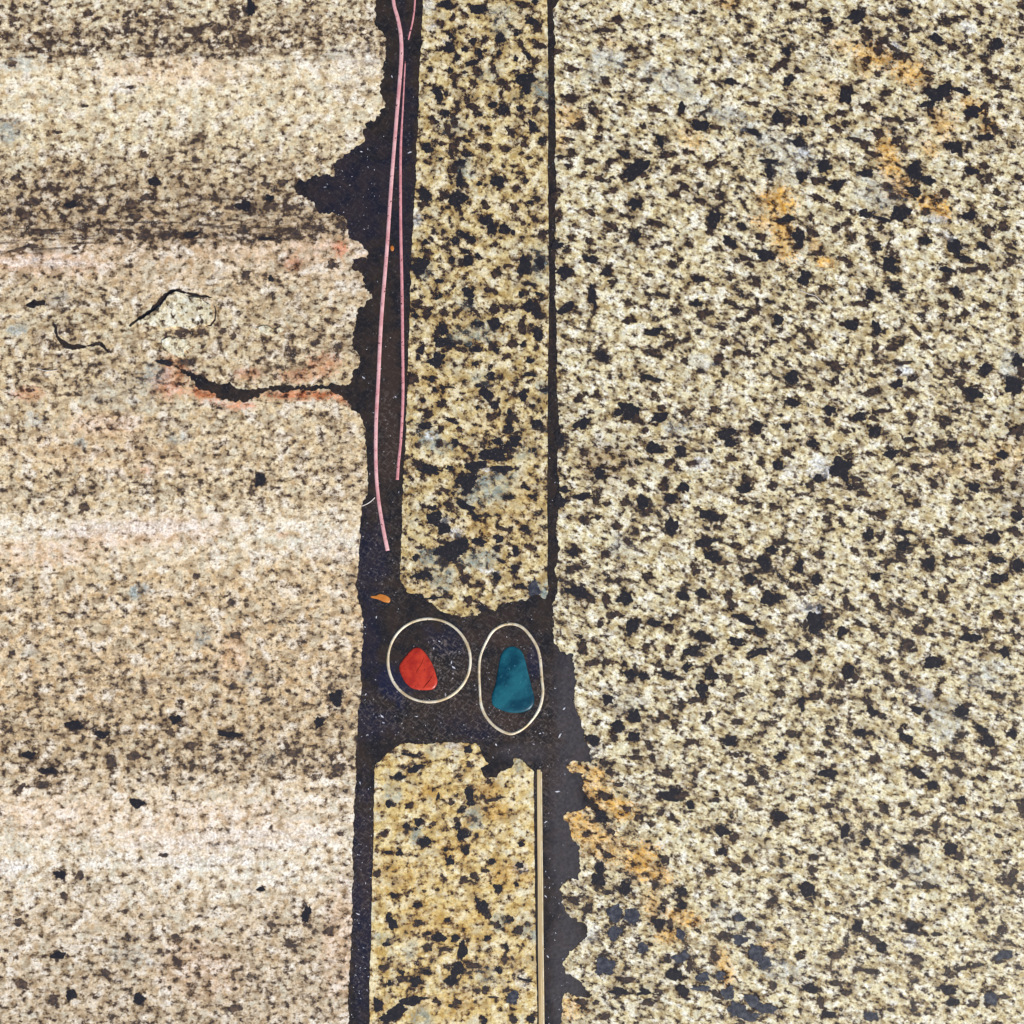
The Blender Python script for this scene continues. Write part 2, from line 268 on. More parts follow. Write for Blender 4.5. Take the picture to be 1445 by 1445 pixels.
M['amber'] = simple('amber_shard', lin(206, 132, 58), lin(186, 110, 42), 10, 0.35)
M['fibre'] = simple('white_fibre', lin(236, 228, 222), lin(214, 200, 190), 8, 0.6)
M['mica'] = simple('white_mica', lin(230, 228, 232), lin(170, 176, 196), 3, 0.25)

# ------------------------------------------------------------------ mesh helpers
rnd = random.Random(7)
def tag(o, label=None, cat=None, group=None, kind=None):
    if label: o['label'] = label
    if cat: o['category'] = cat
    if group: o['group'] = group
    if kind: o['kind'] = kind
    return o

def mesh_obj(name, verts, faces, mat, parent=None, smooth=False):
    me = bpy.data.meshes.new(name); me.from_pydata(verts, [], faces); me.update()
    if mat: me.materials.append(mat)
    if smooth:
        for p in me.polygons: p.use_smooth = True
    o = bpy.data.objects.new(name, me); col.objects.link(o)
    if parent: o.parent = parent
    return o

def vnoise(seed):
    r = random.Random(seed); tab = [r.uniform(-1, 1) for _ in range(512)]
    def f(t):
        i = math.floor(t); u = t - i; u = u * u * (3 - 2 * u)
        return tab[i % 512] * (1 - u) + tab[(i + 1) % 512] * u
    return f

def ragged(pts, seed, closed=True, step=1.6):
    """pts: (x, y, amp); resampled and displaced along the normal by fractal noise"""
    f = vnoise(seed); out = []; s = 0.0; n = len(pts)
    for i in range(n if closed else n - 1):
        x0, y0, a0 = pts[i]; x1, y1, a1 = pts[(i + 1) % n]
        L = math.hypot(x1 - x0, y1 - y0)
        if L < 1e-6: continue
        if a0 == 0 or a1 == 0:
            out.append((x0, y0)); s += L; continue
        m = max(1, int(L / step)); nx, ny = -(y1 - y0) / L, (x1 - x0) / L
        for j in range(m):
            t = j / m; a = a0 * (1 - t) + a1 * t; q = s + L * t
            d = a * (0.9 * f(q / 13) + 0.75 * f(q / 5.5 + 40) + 0.75 * f(q / 2.4 + 90))
            e = a * 0.5 * f(q / 3.1 + 170)
            out.append((x0 + (x1 - x0) * t + nx * d - ny * e * 0 + e * (x1 - x0) / L, y0 + (y1 - y0) * t + ny * d + e * (y1 - y0) / L))
        s += L
    return out

def slab(name, loops, z0, z1, mat, parent=None, layers=None, win=None, step=7.0):
    """flat stone with a traced outline (and holes), thickness z0..z1; the top is triangulated on a grid that carries the stain outlines"""
    vv, ee, bounds = [], [], []
    for lp in loops:
        o = len(vv); vv += [Vector(p) for p in lp]; n = len(lp)
        ee += [(o + i, o + (i + 1) % n) for i in range(n)]; bounds.append((o, n))
    nb = len(vv)
    if win:
        x = win[0]
        r_ = random.Random(3)
        while x <= win[2]:
            y = win[1]
            while y <= win[3]:
                vv.append(Vector((x + r_.uniform(-.3, .3) * step, y + r_.uniform(-.3, .3) * step))); y += step
            x += step
    co, ed, fc, ov, oe, of = delaunay_2d_cdt(vv, ee, [], 2, 1e-6)
    if len(loops) > 1:
        def inside(x, y, lp):
            r_ = False; j = len(lp) - 1
            for i in range(len(lp)):
                (xi, yi), (xj, yj) = lp[i], lp[j]
                if (yi > y) != (yj > y) and x < (xj - xi) * (y - yi) / (yj - yi) + xi: r_ = not r_
                j = i
            return r_
        boxes = [(min(p[0] for p in lp), min(p[1] for p in lp), max(p[0] for p in lp), max(p[1] for p in lp), lp) for lp in loops[1:]]
        keep = []
        for f in fc:
            cx = sum(co[i].x for i in f) / 3; cy = sum(co[i].y for i in f) / 3
            if not any(a_ < cx < c_ and b_ < cy < d_ and inside(cx, cy, lp) for a_, b_, c_, d_, lp in boxes): keep.append(f)
        fc = keep
    V = [P(c_.x, c_.y, z1) for c_ in co]; F = [tuple(f[::-1]) if _ccw(co, f) else tuple(f) for f in fc]
    new = {}
    for i, lst in enumerate(ov):
        for q in lst: new.setdefault(q, i)
    tops = len(V)
    for o, n in bounds:
        b0 = len(V); idx = [new[o + i] for i in range(n)]
        V += [(V[i][0], V[i][1], z0) for i in idx]
        for i in range(n):
            j = (i + 1) % n
            F.append((idx[i], idx[j], b0 + j, b0 + i))
    me = bpy.data.meshes.new(name); me.from_pydata(V, [], F); me.update()
    if layers:
        xs = np.array([c_.x for c_ in co] + [0] * (len(V) - tops)); ys = np.array([c_.y for c_ in co] + [0] * (len(V) - tops))
        for ln, lst in layers.items():
            best = np.full(len(V), -1.5); st = np.zeros(len(V)); sc = np.full(len(V), -9.0)
            for (cx, cy, rx, ry, an, stg) in (lst if ln != 'halo' else []):
                ca, sa = math.cos(math.radians(an)), math.sin(math.radians(an))
                u = ((xs - cx) * ca + (ys - cy) * sa) / rx; v = (-(xs - cx) * sa + (ys - cy) * ca) / ry
                m0 = np.clip((1.25 - np.sqrt(u * u + v * v)) / 0.6, -1.5, 1.3)
                hit = m0 * (0.5 + stg) > sc
                hit = np.where(m0 > 0, m0 * stg, m0) > sc
                sc = np.where(hit, np.where(m0 > 0, m0 * stg, m0), sc); best = np.where(hit, m0, best); st = np.where(hit, stg, st)
            if ln == 'halo':
                best = np.zeros(len(V))
                for (cx, cy, rx, ry, an) in lst:
                    sel = np.nonzero((abs(xs - cx) < 3 * max(rx, ry)) & (abs(ys - cy) < 3 * max(rx, ry)))[0]
                    ca, sa = math.cos(math.radians(an)), math.sin(math.radians(an))
                    u = ((xs[sel] - cx) * ca + (ys[sel] - cy) * sa) / (rx + 1.0); v = (-(xs[sel] - cx) * sa + (ys[sel] - cy) * ca) / (ry + 1.0)
                    best[sel] = np.maximum(best[sel], np.clip((1.55 - np.sqrt(u * u + v * v)) / 0.8, 0, 1))
                st = best * 0
            at = me.attributes.new(ln, 'FLOAT_VECTOR', 'POINT')
            at.data.foreach_set('vector', np.stack([best, st, st * 0], 1).astype(np.float32).ravel())
    me.materials.append(mat)
    o = bpy.data.objects.new(name, me); col.objects.link(o)
    if parent: o.parent = parent
    return o

def _ccw(co, f):
    a_, b_, c_ = co[f[0]], co[f[1]], co[f[2]]
    return (b_.x - a_.x) * (c_.y - a_.y) - (b_.y - a_.y) * (c_.x - a_.x) > 0
def lay(stains): return {'stain%d' % i: st[1] for i, st in enumerate(stains)}

RES_Z = -0.00012
# ------------------------------------------------------------------ resin bed (the surface all is set in)
A = [(-1000, -1000), (2450, -1000), (2450, 2450), (-1000, 2450)]
resin = slab('resin_bed', [A], -0.012, RES_Z, M['resin'], layers={'stain0': RES_BLUE, 'stain1': RES_BROWN, 'stain2': RES_DUST, 'stain3': RES_SHEEN}, win=(430, -20, 880, 1465))
tag(resin, 'dark blue-black resin filling the joints between the stones', kind='structure')

# ------------------------------------------------------------------ where the dark mineral grains sit (x, y, half width, half height, angle)
def tile(ox, oy, size, txt, xmin=-1, ymin=-1):
    k_ = 1445.0 / size; out = []
    for it in txt.split():
        v = [float(q) for q in it.split(',')]
        if v[0] < xmin or v[1] < ymin: continue
        an = v[4] if len(v) > 4 else 0.0
        out.append((ox + v[0] / k_, oy + v[1] / k_, v[2] / k_, v[3] / k_, an))
    return out
R = []
R += tile(780, 0, 360, """800,70,28,14 370,112,30,25 300,172,45,14,5 1055,95,30,14,10 1385,35,35,20 450,280,30,20,20 25,290,28,18,20 935,338,22,20 1125,315,42,15 1325,288,33,30,-20 1278,375,50,22,-30 1385,405,22,12 1335,455,38,30,-30 1000,462,40,22,5 300,465,25,25,-30 820,465,25,15 515,455,25,12 105,395,32,20,10 95,548,42,20,15 380,592,22,12 235,635,38,28,25 575,620,45,18,10 730,610,24,38 835,710,58,42,10 920,720,42,18,10 860,630,25,10,-25 1280,665,42,48 1330,680,30,25 1420,680,30,35 1130,585,55,14,5 1140,750,48,24,20 1395,805,40,35,10 155,705,35,28 265,735,20,18 515,715,15,25,30 260,780,22,16 90,790,40,12,5 610,800,22,42,-25 750,860,16,16 100,865,18,22 40,888,26,14 405,875,40,25,20 470,960,92,48,-48 515,990,28,22 645,885,50,14,-10 210,910,28,16,10 325,912,22,15 95,938,25,12,10 270,1015,38,22,20 180,980,22,14 895,930,42,22,-45 990,925,22,14 700,955,32,22,-30 1225,915,55,20,5 1225,970,32,40 1410,1000,42,32 745,1055,52,20,38 685,1102,36,17,-12 835,1050,20,16 345,1080,22,18 465,1155,42,38 210,1200,38,20,20 320,1195,12,12 25,1205,28,18 10,1110,18,30 945,1115,32,26,20 825,1140,28,14,20 915,1240,42,60,10 890,1310,22,35 600,1268,40,20,10 1070,1280,42,22,25 330,1280,52,22,30 120,1275,18,12 1320,1245,65,20,-10 1185,1340,30,25,-30 470,1335,40,38,-20 1390,1345,38,65,-10 1000,1370,55,28,25 205,1365,24,26 105,1350,20,12 25,1390,38,28,-10 765,1385,25,18,20 1190,1430,60,22 80,1420,30,16 570,1400,18,12 225,1430,22,12""")
R += tile(1085, 0, 360, """310,65,28,18,10 325,115,42,25,-10 325,165,22,16 500,90,62,40,-38 540,170,35,22,-20 555,215,30,17,5 640,225,28,12 620,280,30,26,15 700,270,35,18,30 765,315,62,18,-5 550,340,28,14,20 615,420,24,18 770,68,42,26,5 640,105,35,14,20 760,165,42,18,10 830,180,28,10 1010,125,36,22,-5 1095,95,55,10 955,222,55,26,25 1045,265,38,14 1190,48,35,18,20 1295,250,38,38 1430,30,30,22 1430,165,26,18 1110,305,25,14 1135,382,20,15 1235,400,22,18 1255,458,26,14 1280,430,20,12 1340,495,50,18,-5 1295,545,22,14 910,415,42,12,5 900,450,14,14 960,525,85,55,-5 900,590,50,26,-10 1090,515,70,18,18 1020,560,25,25 435,540,45,48,-20 675,530,28,17,15 510,462,22,14 560,605,50,20,10 405,640,30,22 430,695,26,20 290,560,18,16 230,605,18,12 340,658,25,18 385,730,40,22,30 345,765,14,10 490,790,50,16,15 545,820,30,35,-30 590,875,45,18,15 615,755,42,25,20 720,800,30,28 765,845,30,16,30 705,680,42,16 795,680,25,14 1160,635,62,38 1225,600,30,26 1235,685,35,18,10 1225,775,58,22,-10 1280,735,20,35,-10 1315,605,24,20 1050,840,55,42,25 1150,970,55,22,10 1195,1000,28,20 1245,1010,24,28 1215,930,26,18 1420,1005,24,18 1290,1090,26,26 1385,830,18,14 1405,385,16,14 830,965,52,60,10 900,1020,52,26,10 820,1085,55,28,20 1000,1095,32,30,30 1135,1222,48,28 745,1210,65,50,15 675,1058,34,24,10 705,1105,22,16 545,980,58,22,5 310,940,50,40,-15 285,1025,48,22,5 385,1050,65,26,-28 470,930,22,14 285,1120,42,16,25 385,1165,22,28 545,1210,40,28 640,1240,70,14,18 635,1290,22,22 235,1230,16,28 375,1305,30,16,-15 435,1270,35,16,-10 465,1345,22,22 245,1315,40,18,15 570,1340,22,18 610,1400,35,35,20 890,1365,38,30,-10 1055,1400,55,45,40 1215,1395,45,20,35 1235,1310,30,40,-20 1320,1280,26,35,25 1360,1390,24,14 280,1435,40,18 700,1435,30,15 885,1200,25,22,30 1335,1180,25,14""", 221)
R += tile(780, 360, 360, """70,98,62,36 215,25,45,28,10 300,95,38,30,-20 335,152,30,16,10 225,230,28,72,-8 75,300,65,26,-35 680,50,28,28 720,25,22,20 830,138,42,22 1000,135,20,18 1150,150,32,32,30 1085,20,35,18 1205,12,60,22 1110,48,22,14 1425,130,42,50,20 610,222,42,18,20 535,222,22,12 815,275,34,26,20 870,325,45,20,10 840,345,26,20 1015,272,35,16,10 1140,318,42,24,-10 1275,365,38,34,-30 1320,300,25,16 1085,365,32,16,20 430,275,30,16,25 690,310,38,14 420,375,38,18 580,435,55,28,-5 650,460,28,14,15 665,500,28,18 760,475,32,12,-15 830,432,18,14 965,415,25,16 1145,435,14,12 975,490,26,18 1255,490,25,14 1205,505,18,18 1335,480,20,12 1415,430,30,22,20 280,570,58,28,25 550,548,42,22,12 745,597,24,17 935,595,30,28,20 1050,555,25,18 1110,560,24,24,20 970,665,22,16 835,655,30,18,20 555,698,62,20,15 1355,695,44,48 155,805,30,26,-30 250,780,20,24 575,790,20,26 435,880,62,60,-10 375,890,38,24,-20 470,930,24,30 605,920,62,28,-22 620,860,38,12,5 760,885,50,16,-12 915,870,30,16 165,955,58,32,-30 530,990,18,18 40,1040,30,50,-20 575,1095,55,42,30 725,1110,36,38 655,1180,30,28 700,1210,20,20 800,1178,25,18 985,1010,62,34,-20 1005,1065,40,34 1155,980,42,40 1010,1155,45,18,5 895,1105,16,20 1275,1190,42,30 1180,1175,25,20 1320,1120,30,26 1360,835,55,26,5 1320,970,35,24 265,1235,38,40 745,1315,35,32,20 1085,1320,55,34,-20 1105,1275,26,26 1250,1305,24,22 1075,1400,40,20 670,1375,40,34,20 640,1315,26,26 510,1400,40,52,-20 410,1400,32,24,10 245,1395,24,22 300,1410,24,16 175,1365,65,22,-10 40,1390,40,50 65,1330,45,20,10 445,1290,26,24 1260,1430,36,16 1165,1420,25,20 820,1435,30,14 400,1180,30,16 310,1100,25,16 185,1120,24,16""")
R += tile(1085, 360, 360, """425,25,50,18,20 455,60,18,18 685,60,52,50 720,180,50,26,35 575,220,42,40,-10 520,275,38,18 315,185,36,22 245,290,24,24 1000,85,42,24,10 985,140,30,20 1140,85,50,22,-5 1220,70,30,24 1055,205,26,34,20 1000,290,26,20 1105,20,50,20,10 1365,40,24,30 1225,285,36,26 1115,330,24,20 1075,370,22,16 1380,340,16,28 465,395,50,32,10 445,490,16,16 235,495,38,22,40 610,410,30,42,-10 605,525,20,26 705,520,48,18,-15 840,440,40,14,45 895,520,40,12,30 375,630,30,38 385,705,18,30 410,645,22,12 230,745,22,20 595,685,24,14 610,610,22,14 735,665,22,18 730,730,38,32,-10 580,775,50,24,-15 790,785,34,18,-15 770,610,48,14,-5 820,700,40,14,-20 1030,665,28,24 1110,630,30,20,20 1225,650,52,32,-5 1085,720,30,26 1155,780,60,34,25 1410,600,40,42 1385,740,60,55,-30 1430,660,30,35 345,880,36,34 330,940,24,28 510,915,50,30,-5 590,925,36,18,10 640,885,50,16 800,915,26,32 600,1000,44,34,-5 250,1065,46,26,10 440,1000,30,16 990,955,20,26 960,1070,34,28 1040,1070,36,24 1140,1075,45,12,5 790,1045,36,18,5 820,1100,38,16,-15 695,1125,46,34,-15 760,1115,28,14,30 580,1128,24,14 1320,1130,38,28,10 1180,1200,28,20 1265,1175,26,20 1295,1245,30,26 830,1210,42,16,35 405,1215,70,75 490,1270,40,22,10 450,1135,35,16,-25 510,1305,40,14,25 280,1265,34,28 230,1305,26,24 940,1300,18,28,-20 1160,1315,42,32,5 1300,1325,42,16,-20 1390,1295,24,22 710,1310,22,14 540,1350,50,16,15 785,1360,30,20 835,1410,35,22,30 1060,1390,26,20 340,1390,36,14,15 440,1425,26,16 1420,1000,30,40 1380,1000,40,14,-35 1350,960,18,16 1415,1435,40,20 1245,915,22,14 1055,885,28,14""", 221)
R += tile(780, 720, 360, """145,465,80,38,12 220,505,35,24,35 300,510,22,36,-15 410,500,50,42,10 340,595,48,22,-20 270,640,24,16 450,660,38,62,25 115,238,34,26,10 125,328,32,22 300,245,30,26 180,50,32,28 255,40,28,18 360,92,32,24 470,120,24,16 420,175,18,36,-30 530,160,20,14 535,5,45,14 675,95,42,62,-5 890,30,75,34,8 965,40,24,24 935,100,18,14 870,180,78,28,-10 1040,195,40,14,15 910,265,50,42,10 960,300,38,14,10 810,345,28,30 530,378,30,22 375,395,24,20 735,485,45,28,18 850,470,38,34,20 995,490,22,50 1020,535,30,26 1095,285,46,18,5 1195,300,42,52,-35 1120,385,44,30,20 1165,405,32,14,40 1240,225,40,26,5 1320,235,22,18 1395,320,34,48 1370,435,36,22,10 1420,475,26,14 1290,185,40,14,-5 1235,500,62,45,-10 1290,490,35,20,30 1090,620,90,26,22 1165,685,60,24,20 1040,745,46,32,12 1165,805,75,24,-18 690,605,28,24 575,640,42,28 655,675,20,16 530,770,24,20 850,720,60,30,20 785,800,65,26,-15 650,790,22,24 940,840,28,18 910,745,20,16 170,780,30,34 230,865,42,22,-10 305,860,26,24 440,930,42,32,15 515,945,36,26 650,935,55,26,20 720,955,28,14 600,875,24,20 760,890,24,36,25 890,930,42,50,-15 845,1020,45,46 800,1075,40,22,-15 725,1095,16,36 990,950,24,30,30 310,1075,32,40,-25 460,1165,38,46,-15 625,1170,42,22,-10 690,1225,20,28 370,1225,45,40,20 465,1285,36,34,10 230,1300,50,34,15 350,1290,26,24 550,1340,26,22 470,1400,50,18 565,1395,20,16 1000,1305,44,38 1035,1385,34,18,15 1105,1420,20,16 1290,1400,42,24 1355,1265,36,26 1295,1040,26,28 1410,1090,24,50,10 1065,1045,40,16,-5 785,1310,40,16,15 880,1160,16,28,30 1050,1195,30,20 1250,1200,30,14 1180,1265,20,14 1430,650,18,40 1425,820,45,40,10 285,1425,20,22""")
R += tile(1085, 720, 360, """265,640,65,72,20 330,600,35,20 265,395,34,36 285,250,32,30 415,685,32,38,-10 435,520,20,45,5 470,560,24,16 300,795,32,16,20 455,915,45,42,40 490,950,22,30 410,985,26,30 285,985,18,20 325,45,36,20 405,65,18,24 635,35,36,20,15 570,140,36,38,10 630,150,30,16,10 765,128,48,18,-5 765,205,40,34,-10 890,205,30,16 580,235,24,12 490,230,24,14 680,290,70,16,-5 760,285,28,12 605,375,34,26,-20 910,300,44,34,10 1040,270,60,10,-8 600,495,44,24,35 685,545,26,12 790,585,38,20,5 985,480,30,36,-25 885,470,16,28 1040,400,22,16 1130,545,18,22 1000,130,55,16,15 1100,175,58,20,22 1270,155,45,38 1410,30,40,40 1400,125,40,28,20 1415,310,40,44 1300,285,58,22,8 1255,255,14,30,10 1305,385,52,38,-10 1245,425,36,10 1300,600,44,26,15 1400,625,22,14 1150,720,66,32,8 1120,680,32,20 1220,675,24,14 1005,700,36,14,10 840,680,32,26 885,640,24,24 600,670,26,24 650,705,24,16 500,645,20,12 650,855,26,18 680,945,32,24 785,770,36,26 930,865,60,38,8 1335,800,36,36 1260,780,24,16 1410,715,28,22 980,960,22,16 1290,1050,36,24,10 960,1035,22,14 560,1085,42,22,10 585,1140,40,24,10 400,1085,24,16 345,1090,18,16 265,1060,32,22 840,1130,42,26,5 900,1175,26,22,30 1090,1140,44,42,10 1130,1105,34,14 1210,1240,40,22,20 1240,1310,50,36,45 1275,1370,32,22,20 1380,1265,32,28 1085,1275,34,24 1055,1310,18,18 780,1295,52,28,35 745,1250,20,22 525,1260,52,24 330,1320,36,20 610,1410,44,24,25 920,1380,58,20,10 1070,1400,40,16 640,1165,28,18 340,1235,36,18 465,1215,16,12 800,1000,35,18 290,1385,30,16""", 221)
R += tile(780, 1080, 360, """680,165,85,38,5 730,175,40,30 290,175,34,24,10 375,110,36,14 425,245,26,16 490,295,28,22 565,335,18,14 610,270,30,20 670,300,22,20 780,225,34,26,30 1120,85,26,26 1195,45,30,22 925,195,26,22 1360,180,22,20 1285,285,58,30,20 1265,335,26,22 960,370,50,32,10 1025,410,24,28 965,490,34,28,20 880,605,22,30 1030,575,44,22,35 635,535,32,28,30 330,375,26,22 270,290,38,50,-30 190,395,22,20 310,510,26,22 260,465,18,14 265,580,30,44 260,650,50,42,10 580,670,28,20 730,715,36,28,15 730,795,34,26 120,765,48,24,10 190,812,26,18 410,700,40,45 350,830,55,50 445,850,50,55,-20 350,950,45,55 600,890,45,36 665,895,22,30 725,955,35,34 510,1030,40,34,10 730,1085,60,34,-15 650,1100,22,28 775,1135,18,40 295,1140,60,60 850,1200,44,34 690,1190,55,36,15 740,1280,40,40 840,1265,70,20,5 930,1300,50,16,35 990,1290,45,45 1050,1380,65,50,30 1140,1340,70,40,30 1210,1380,70,30,10 1110,1420,70,30 375,1280,60,26,5 520,1285,42,22 600,1280,30,16 430,1215,50,22 970,960,30,26 1060,990,48,34 1150,1060,55,50,20 1200,1120,50,34,10 950,1190,32,32 1250,1250,28,30 1390,1080,28,20 1060,865,40,24 1120,905,32,26 1250,765,32,24 1100,535,28,24 1425,700,30,45 160,1340,30,20 245,1345,22,16 300,1420,26,26 540,1345,45,24 910,785,20,20 640,775,20,22 325,40,32,26 645,45,32,24 810,45,22,18 310,720,45,16 915,1080,24,24""")
R += tile(1085, 1080, 360, """335,45,58,32,-5 345,228,38,18 245,255,18,24 430,375,32,46,15 555,335,26,16 650,245,34,28,-15 760,225,34,18,10 840,280,40,18,15 840,45,60,26,35 925,115,34,36,10 1065,35,42,22,15 1200,75,40,16,25 1090,200,28,32,-10 1300,250,28,20 1430,235,26,34 1265,15,36,18 945,340,32,24 885,380,36,14,5 1030,470,48,40 1080,515,32,22,10 800,475,60,22,15 715,560,36,28,20 770,605,30,14,35 250,590,30,22,20 225,705,46,52,-15 700,680,20,20 600,640,22,20 1155,730,28,42,5 900,680,40,24,15 1385,610,36,26,-15 1350,660,30,22 1430,690,24,22 1300,545,26,18 1300,400,26,16 330,780,20,18 500,915,30,42,-15 420,855,16,14 585,980,34,18 640,1030,36,34 815,915,38,42,-10 820,945,70,14,10 840,1095,30,26 370,1075,46,22,5 565,1165,30,18 515,1155,20,20 1015,1165,20,22 1165,1135,26,16 1335,1075,60,30,-20 1300,1110,30,22 1020,1275,52,30,10 1040,1340,40,32 1260,1320,45,48,-20 1320,1310,50,16 1150,1350,32,24 820,1380,28,22 580,1420,52,30,-10 235,1265,50,34,10 290,1340,20,42,-10 340,1410,50,26,10 390,1235,40,18,20 435,1290,32,16 690,1385,24,16 260,520,24,20 600,770,30,18 550,440,36,24 1215,880,30,18 1320,930,30,20 940,955,24,16 1100,1150,32,16""", 221)
U = []
U += tile(560, 0, 230, """430,40,70,55,10 715,85,88,52 1130,45,60,35 1225,15,45,22 505,150,18,45 620,140,20,35,-40 390,205,40,22,10 1195,190,60,50,10 1245,250,40,40 480,325,28,32 465,420,55,62 530,510,30,42 675,365,40,38 790,345,24,38 915,340,56,50 1060,305,28,20 1095,380,28,30,30 1250,390,40,34 600,440,32,28 735,480,36,60,-20 665,560,70,32,-15 785,448,24,18 905,470,28,26 1055,520,26,34 1160,490,26,55,-30 1230,545,32,30 305,610,20,22 475,620,30,28 505,685,40,40 600,640,34,20 710,630,42,50,-20 855,600,28,55,-5 675,735,48,30,30 930,735,70,30,5 990,775,36,26,40 1150,700,110,60,-5 1150,780,55,70,10 365,840,45,72,-20 435,830,24,24 680,945,58,30,12 625,905,30,26 850,930,55,30,-15 940,975,60,55 525,970,32,16 1090,960,36,36,30 1225,970,30,30 740,1020,30,16 430,1010,46,40 335,1075,48,32,10 515,1090,36,30 450,1140,30,60,-25 800,1125,30,20 1200,1115,42,72,-25 1015,1175,42,48,-20 660,1195,46,24,35 620,1245,40,24,15 825,1190,26,20 265,1310,62,50,20 400,1275,42,24 515,1300,48,56 800,1295,48,40 1285,1240,36,34 965,1320,55,36,10 1125,1280,42,26,20 1175,1400,36,24 1115,1355,24,18 625,1370,50,28,-10 390,1410,26,18""")
U += tile(560, 220, 230, """560,60,70,38 500,120,60,36,-20 555,220,38,90,5 545,380,90,90 430,350,60,45,15 250,350,62,80,-10 235,430,50,22 895,230,70,66 1145,225,30,22 1075,150,26,20 735,245,36,24 1055,290,32,18 1045,460,40,50,-20 795,450,40,36 1180,415,36,24 1255,390,26,34,20 810,580,82,50,15 840,655,45,50 955,650,70,48,15 1030,680,28,28 1215,550,36,20,35 1120,605,30,18 600,700,70,34,15 680,745,28,45,-15 520,755,40,40 255,765,36,26 875,785,32,28 420,810,40,22,10 275,855,40,36 205,980,85,90 490,920,36,36 630,940,50,60,10 610,845,34,26 720,885,24,30 1130,965,60,110,5 1265,945,55,55,20 880,1045,36,42,-15 990,975,55,18 640,1210,60,60 655,1290,32,36 875,1215,30,24 815,1180,26,18 370,1250,55,22,-25 195,1295,42,32 270,1385,45,55,10 420,1385,42,26 540,1385,55,22,-30 700,1380,50,18,35 850,1370,42,48 960,1340,50,30,20 1105,1230,36,32 1180,1330,60,70,-30 1240,1400,50,40,20 1265,1230,50,22,20 165,1420,40,30 380,1110,40,24 1290,700,45,45,35 1180,1130,45,18,15""")
U += tile(560, 440, 230, """405,150,50,75 410,275,90,62 350,430,80,72,-15 500,280,45,30,10 215,335,42,36 190,400,26,28 720,110,62,30,-5 870,110,70,60,10 850,310,50,50,20 700,330,60,32,5 885,345,30,30 1035,285,52,36,-5 1120,295,28,28 1110,130,42,60 1250,210,58,66 970,400,55,26,-20 1180,430,42,34 1180,555,80,22,5 835,570,50,40,15 150,590,55,50,10 305,600,40,34 800,730,50,80,-35 870,830,40,48,-20 725,655,35,26 410,670,24,24 340,690,20,26 470,670,60,14,5 390,820,42,40 235,790,20,22 715,850,24,26 825,930,45,36,15 295,910,36,28 490,970,75,20,22 560,1045,34,26 250,1015,70,36 395,1030,30,26 990,1030,48,65 1045,1140,55,60,-35 895,1150,58,36,5 1250,1000,62,50,25 1000,890,28,40 1120,740,50,60 1210,830,18,18 1000,1185,36,50 850,1270,150,62,-5 700,1370,110,60,-10 920,1390,120,40 270,1390,130,45,15 180,1350,55,40,30 520,1160,42,40,20 185,1180,24,24 600,1210,30,16 385,1170,34,40 1215,1225,28,24 690,460,40,24 560,340,45,22,20 940,680,24,20 1050,640,20,24 1300,700,45,24 470,1390,45,24""")
U += tile(560, 650, 230, """620,190,110,85 620,270,55,40 430,265,52,28,10 620,410,110,45,28 465,400,40,45,-20 325,420,38,30 330,520,80,80 420,600,60,70,-10 480,800,170,95,-3 590,730,60,50 725,720,78,38,12 905,690,50,42 700,500,36,34 500,540,26,20 220,1020,85,40,-8 570,970,28,55,-5 600,1045,52,28 1045,955,42,42 885,1030,36,50,-10 890,780,30,36 1055,800,40,50,-10 930,890,50,18,25 1135,605,36,36 960,610,80,24,15 1170,765,60,22,22 640,1235,36,48,-10 1210,1130,62,75 1100,1120,60,24,10 710,1110,55,18,5 340,1215,110,14,-5 440,1200,50,18 1145,240,50,24,30 1200,320,36,20 1000,330,60,20 210,770,50,20,-5 165,860,30,40 780,490,80,12 215,1200,26,20 760,1310,50,30,10""")
LW = []
LW += tile(520, 1040, 260, """240,310,55,30,-5 370,250,80,30,-20 790,450,44,62 800,520,40,28 160,525,30,36 320,540,40,20,-30 390,665,40,36 375,720,16,16 120,765,28,36 445,825,52,48 735,770,50,52,5 700,700,30,40 690,650,30,24 725,580,38,18,-20 850,770,22,26 765,890,34,40 640,970,36,44,-15 605,885,22,20 245,910,34,30 150,905,36,18 70,1075,34,42 1195,840,32,28 970,975,36,26 1190,1005,36,30 920,1050,42,18,10 825,1085,36,28 750,1115,40,26,20 1015,1190,42,42 1160,1155,24,22 440,1210,22,14 195,1245,32,28 385,1320,46,24 890,1330,42,90,-30 930,1390,40,50 160,1420,36,42 1100,1420,26,18 545,470,18,36,15 650,515,32,22 980,490,75,18,-10 300,700,40,24 780,100,40,34 330,140,90,14,10 510,680,36,20,-15""")
LW += tile(520, 1185, 260, """185,655,44,60,-20 555,765,62,48 680,775,42,36,-10 470,738,28,16 600,855,65,16,5 470,860,30,22 1010,665,36,34 1180,710,44,42 1110,620,36,34 935,770,36,26 735,860,48,90,8 820,985,72,32,5 700,1010,60,60,20 650,1100,65,46,-25 120,1005,46,30,-10 140,820,40,18 265,1045,28,24 260,1095,40,34 165,1125,20,28 370,1110,55,50,10 915,1180,36,40 690,1275,30,36 650,1305,28,18 1130,1240,60,62 1070,930,26,45,5 1025,1025,36,32 340,1260,110,45,-12 220,1350,110,55,-30 80,1300,45,70,-20 140,1400,60,50 1140,1410,36,36 1275,1410,36,45 905,1420,30,36 390,650,40,26 615,630,30,20 540,1270,40,18 980,1235,60,10,5 460,1040,36,20 1230,1100,80,12,15 1080,840,20,40,-10""")
L = []
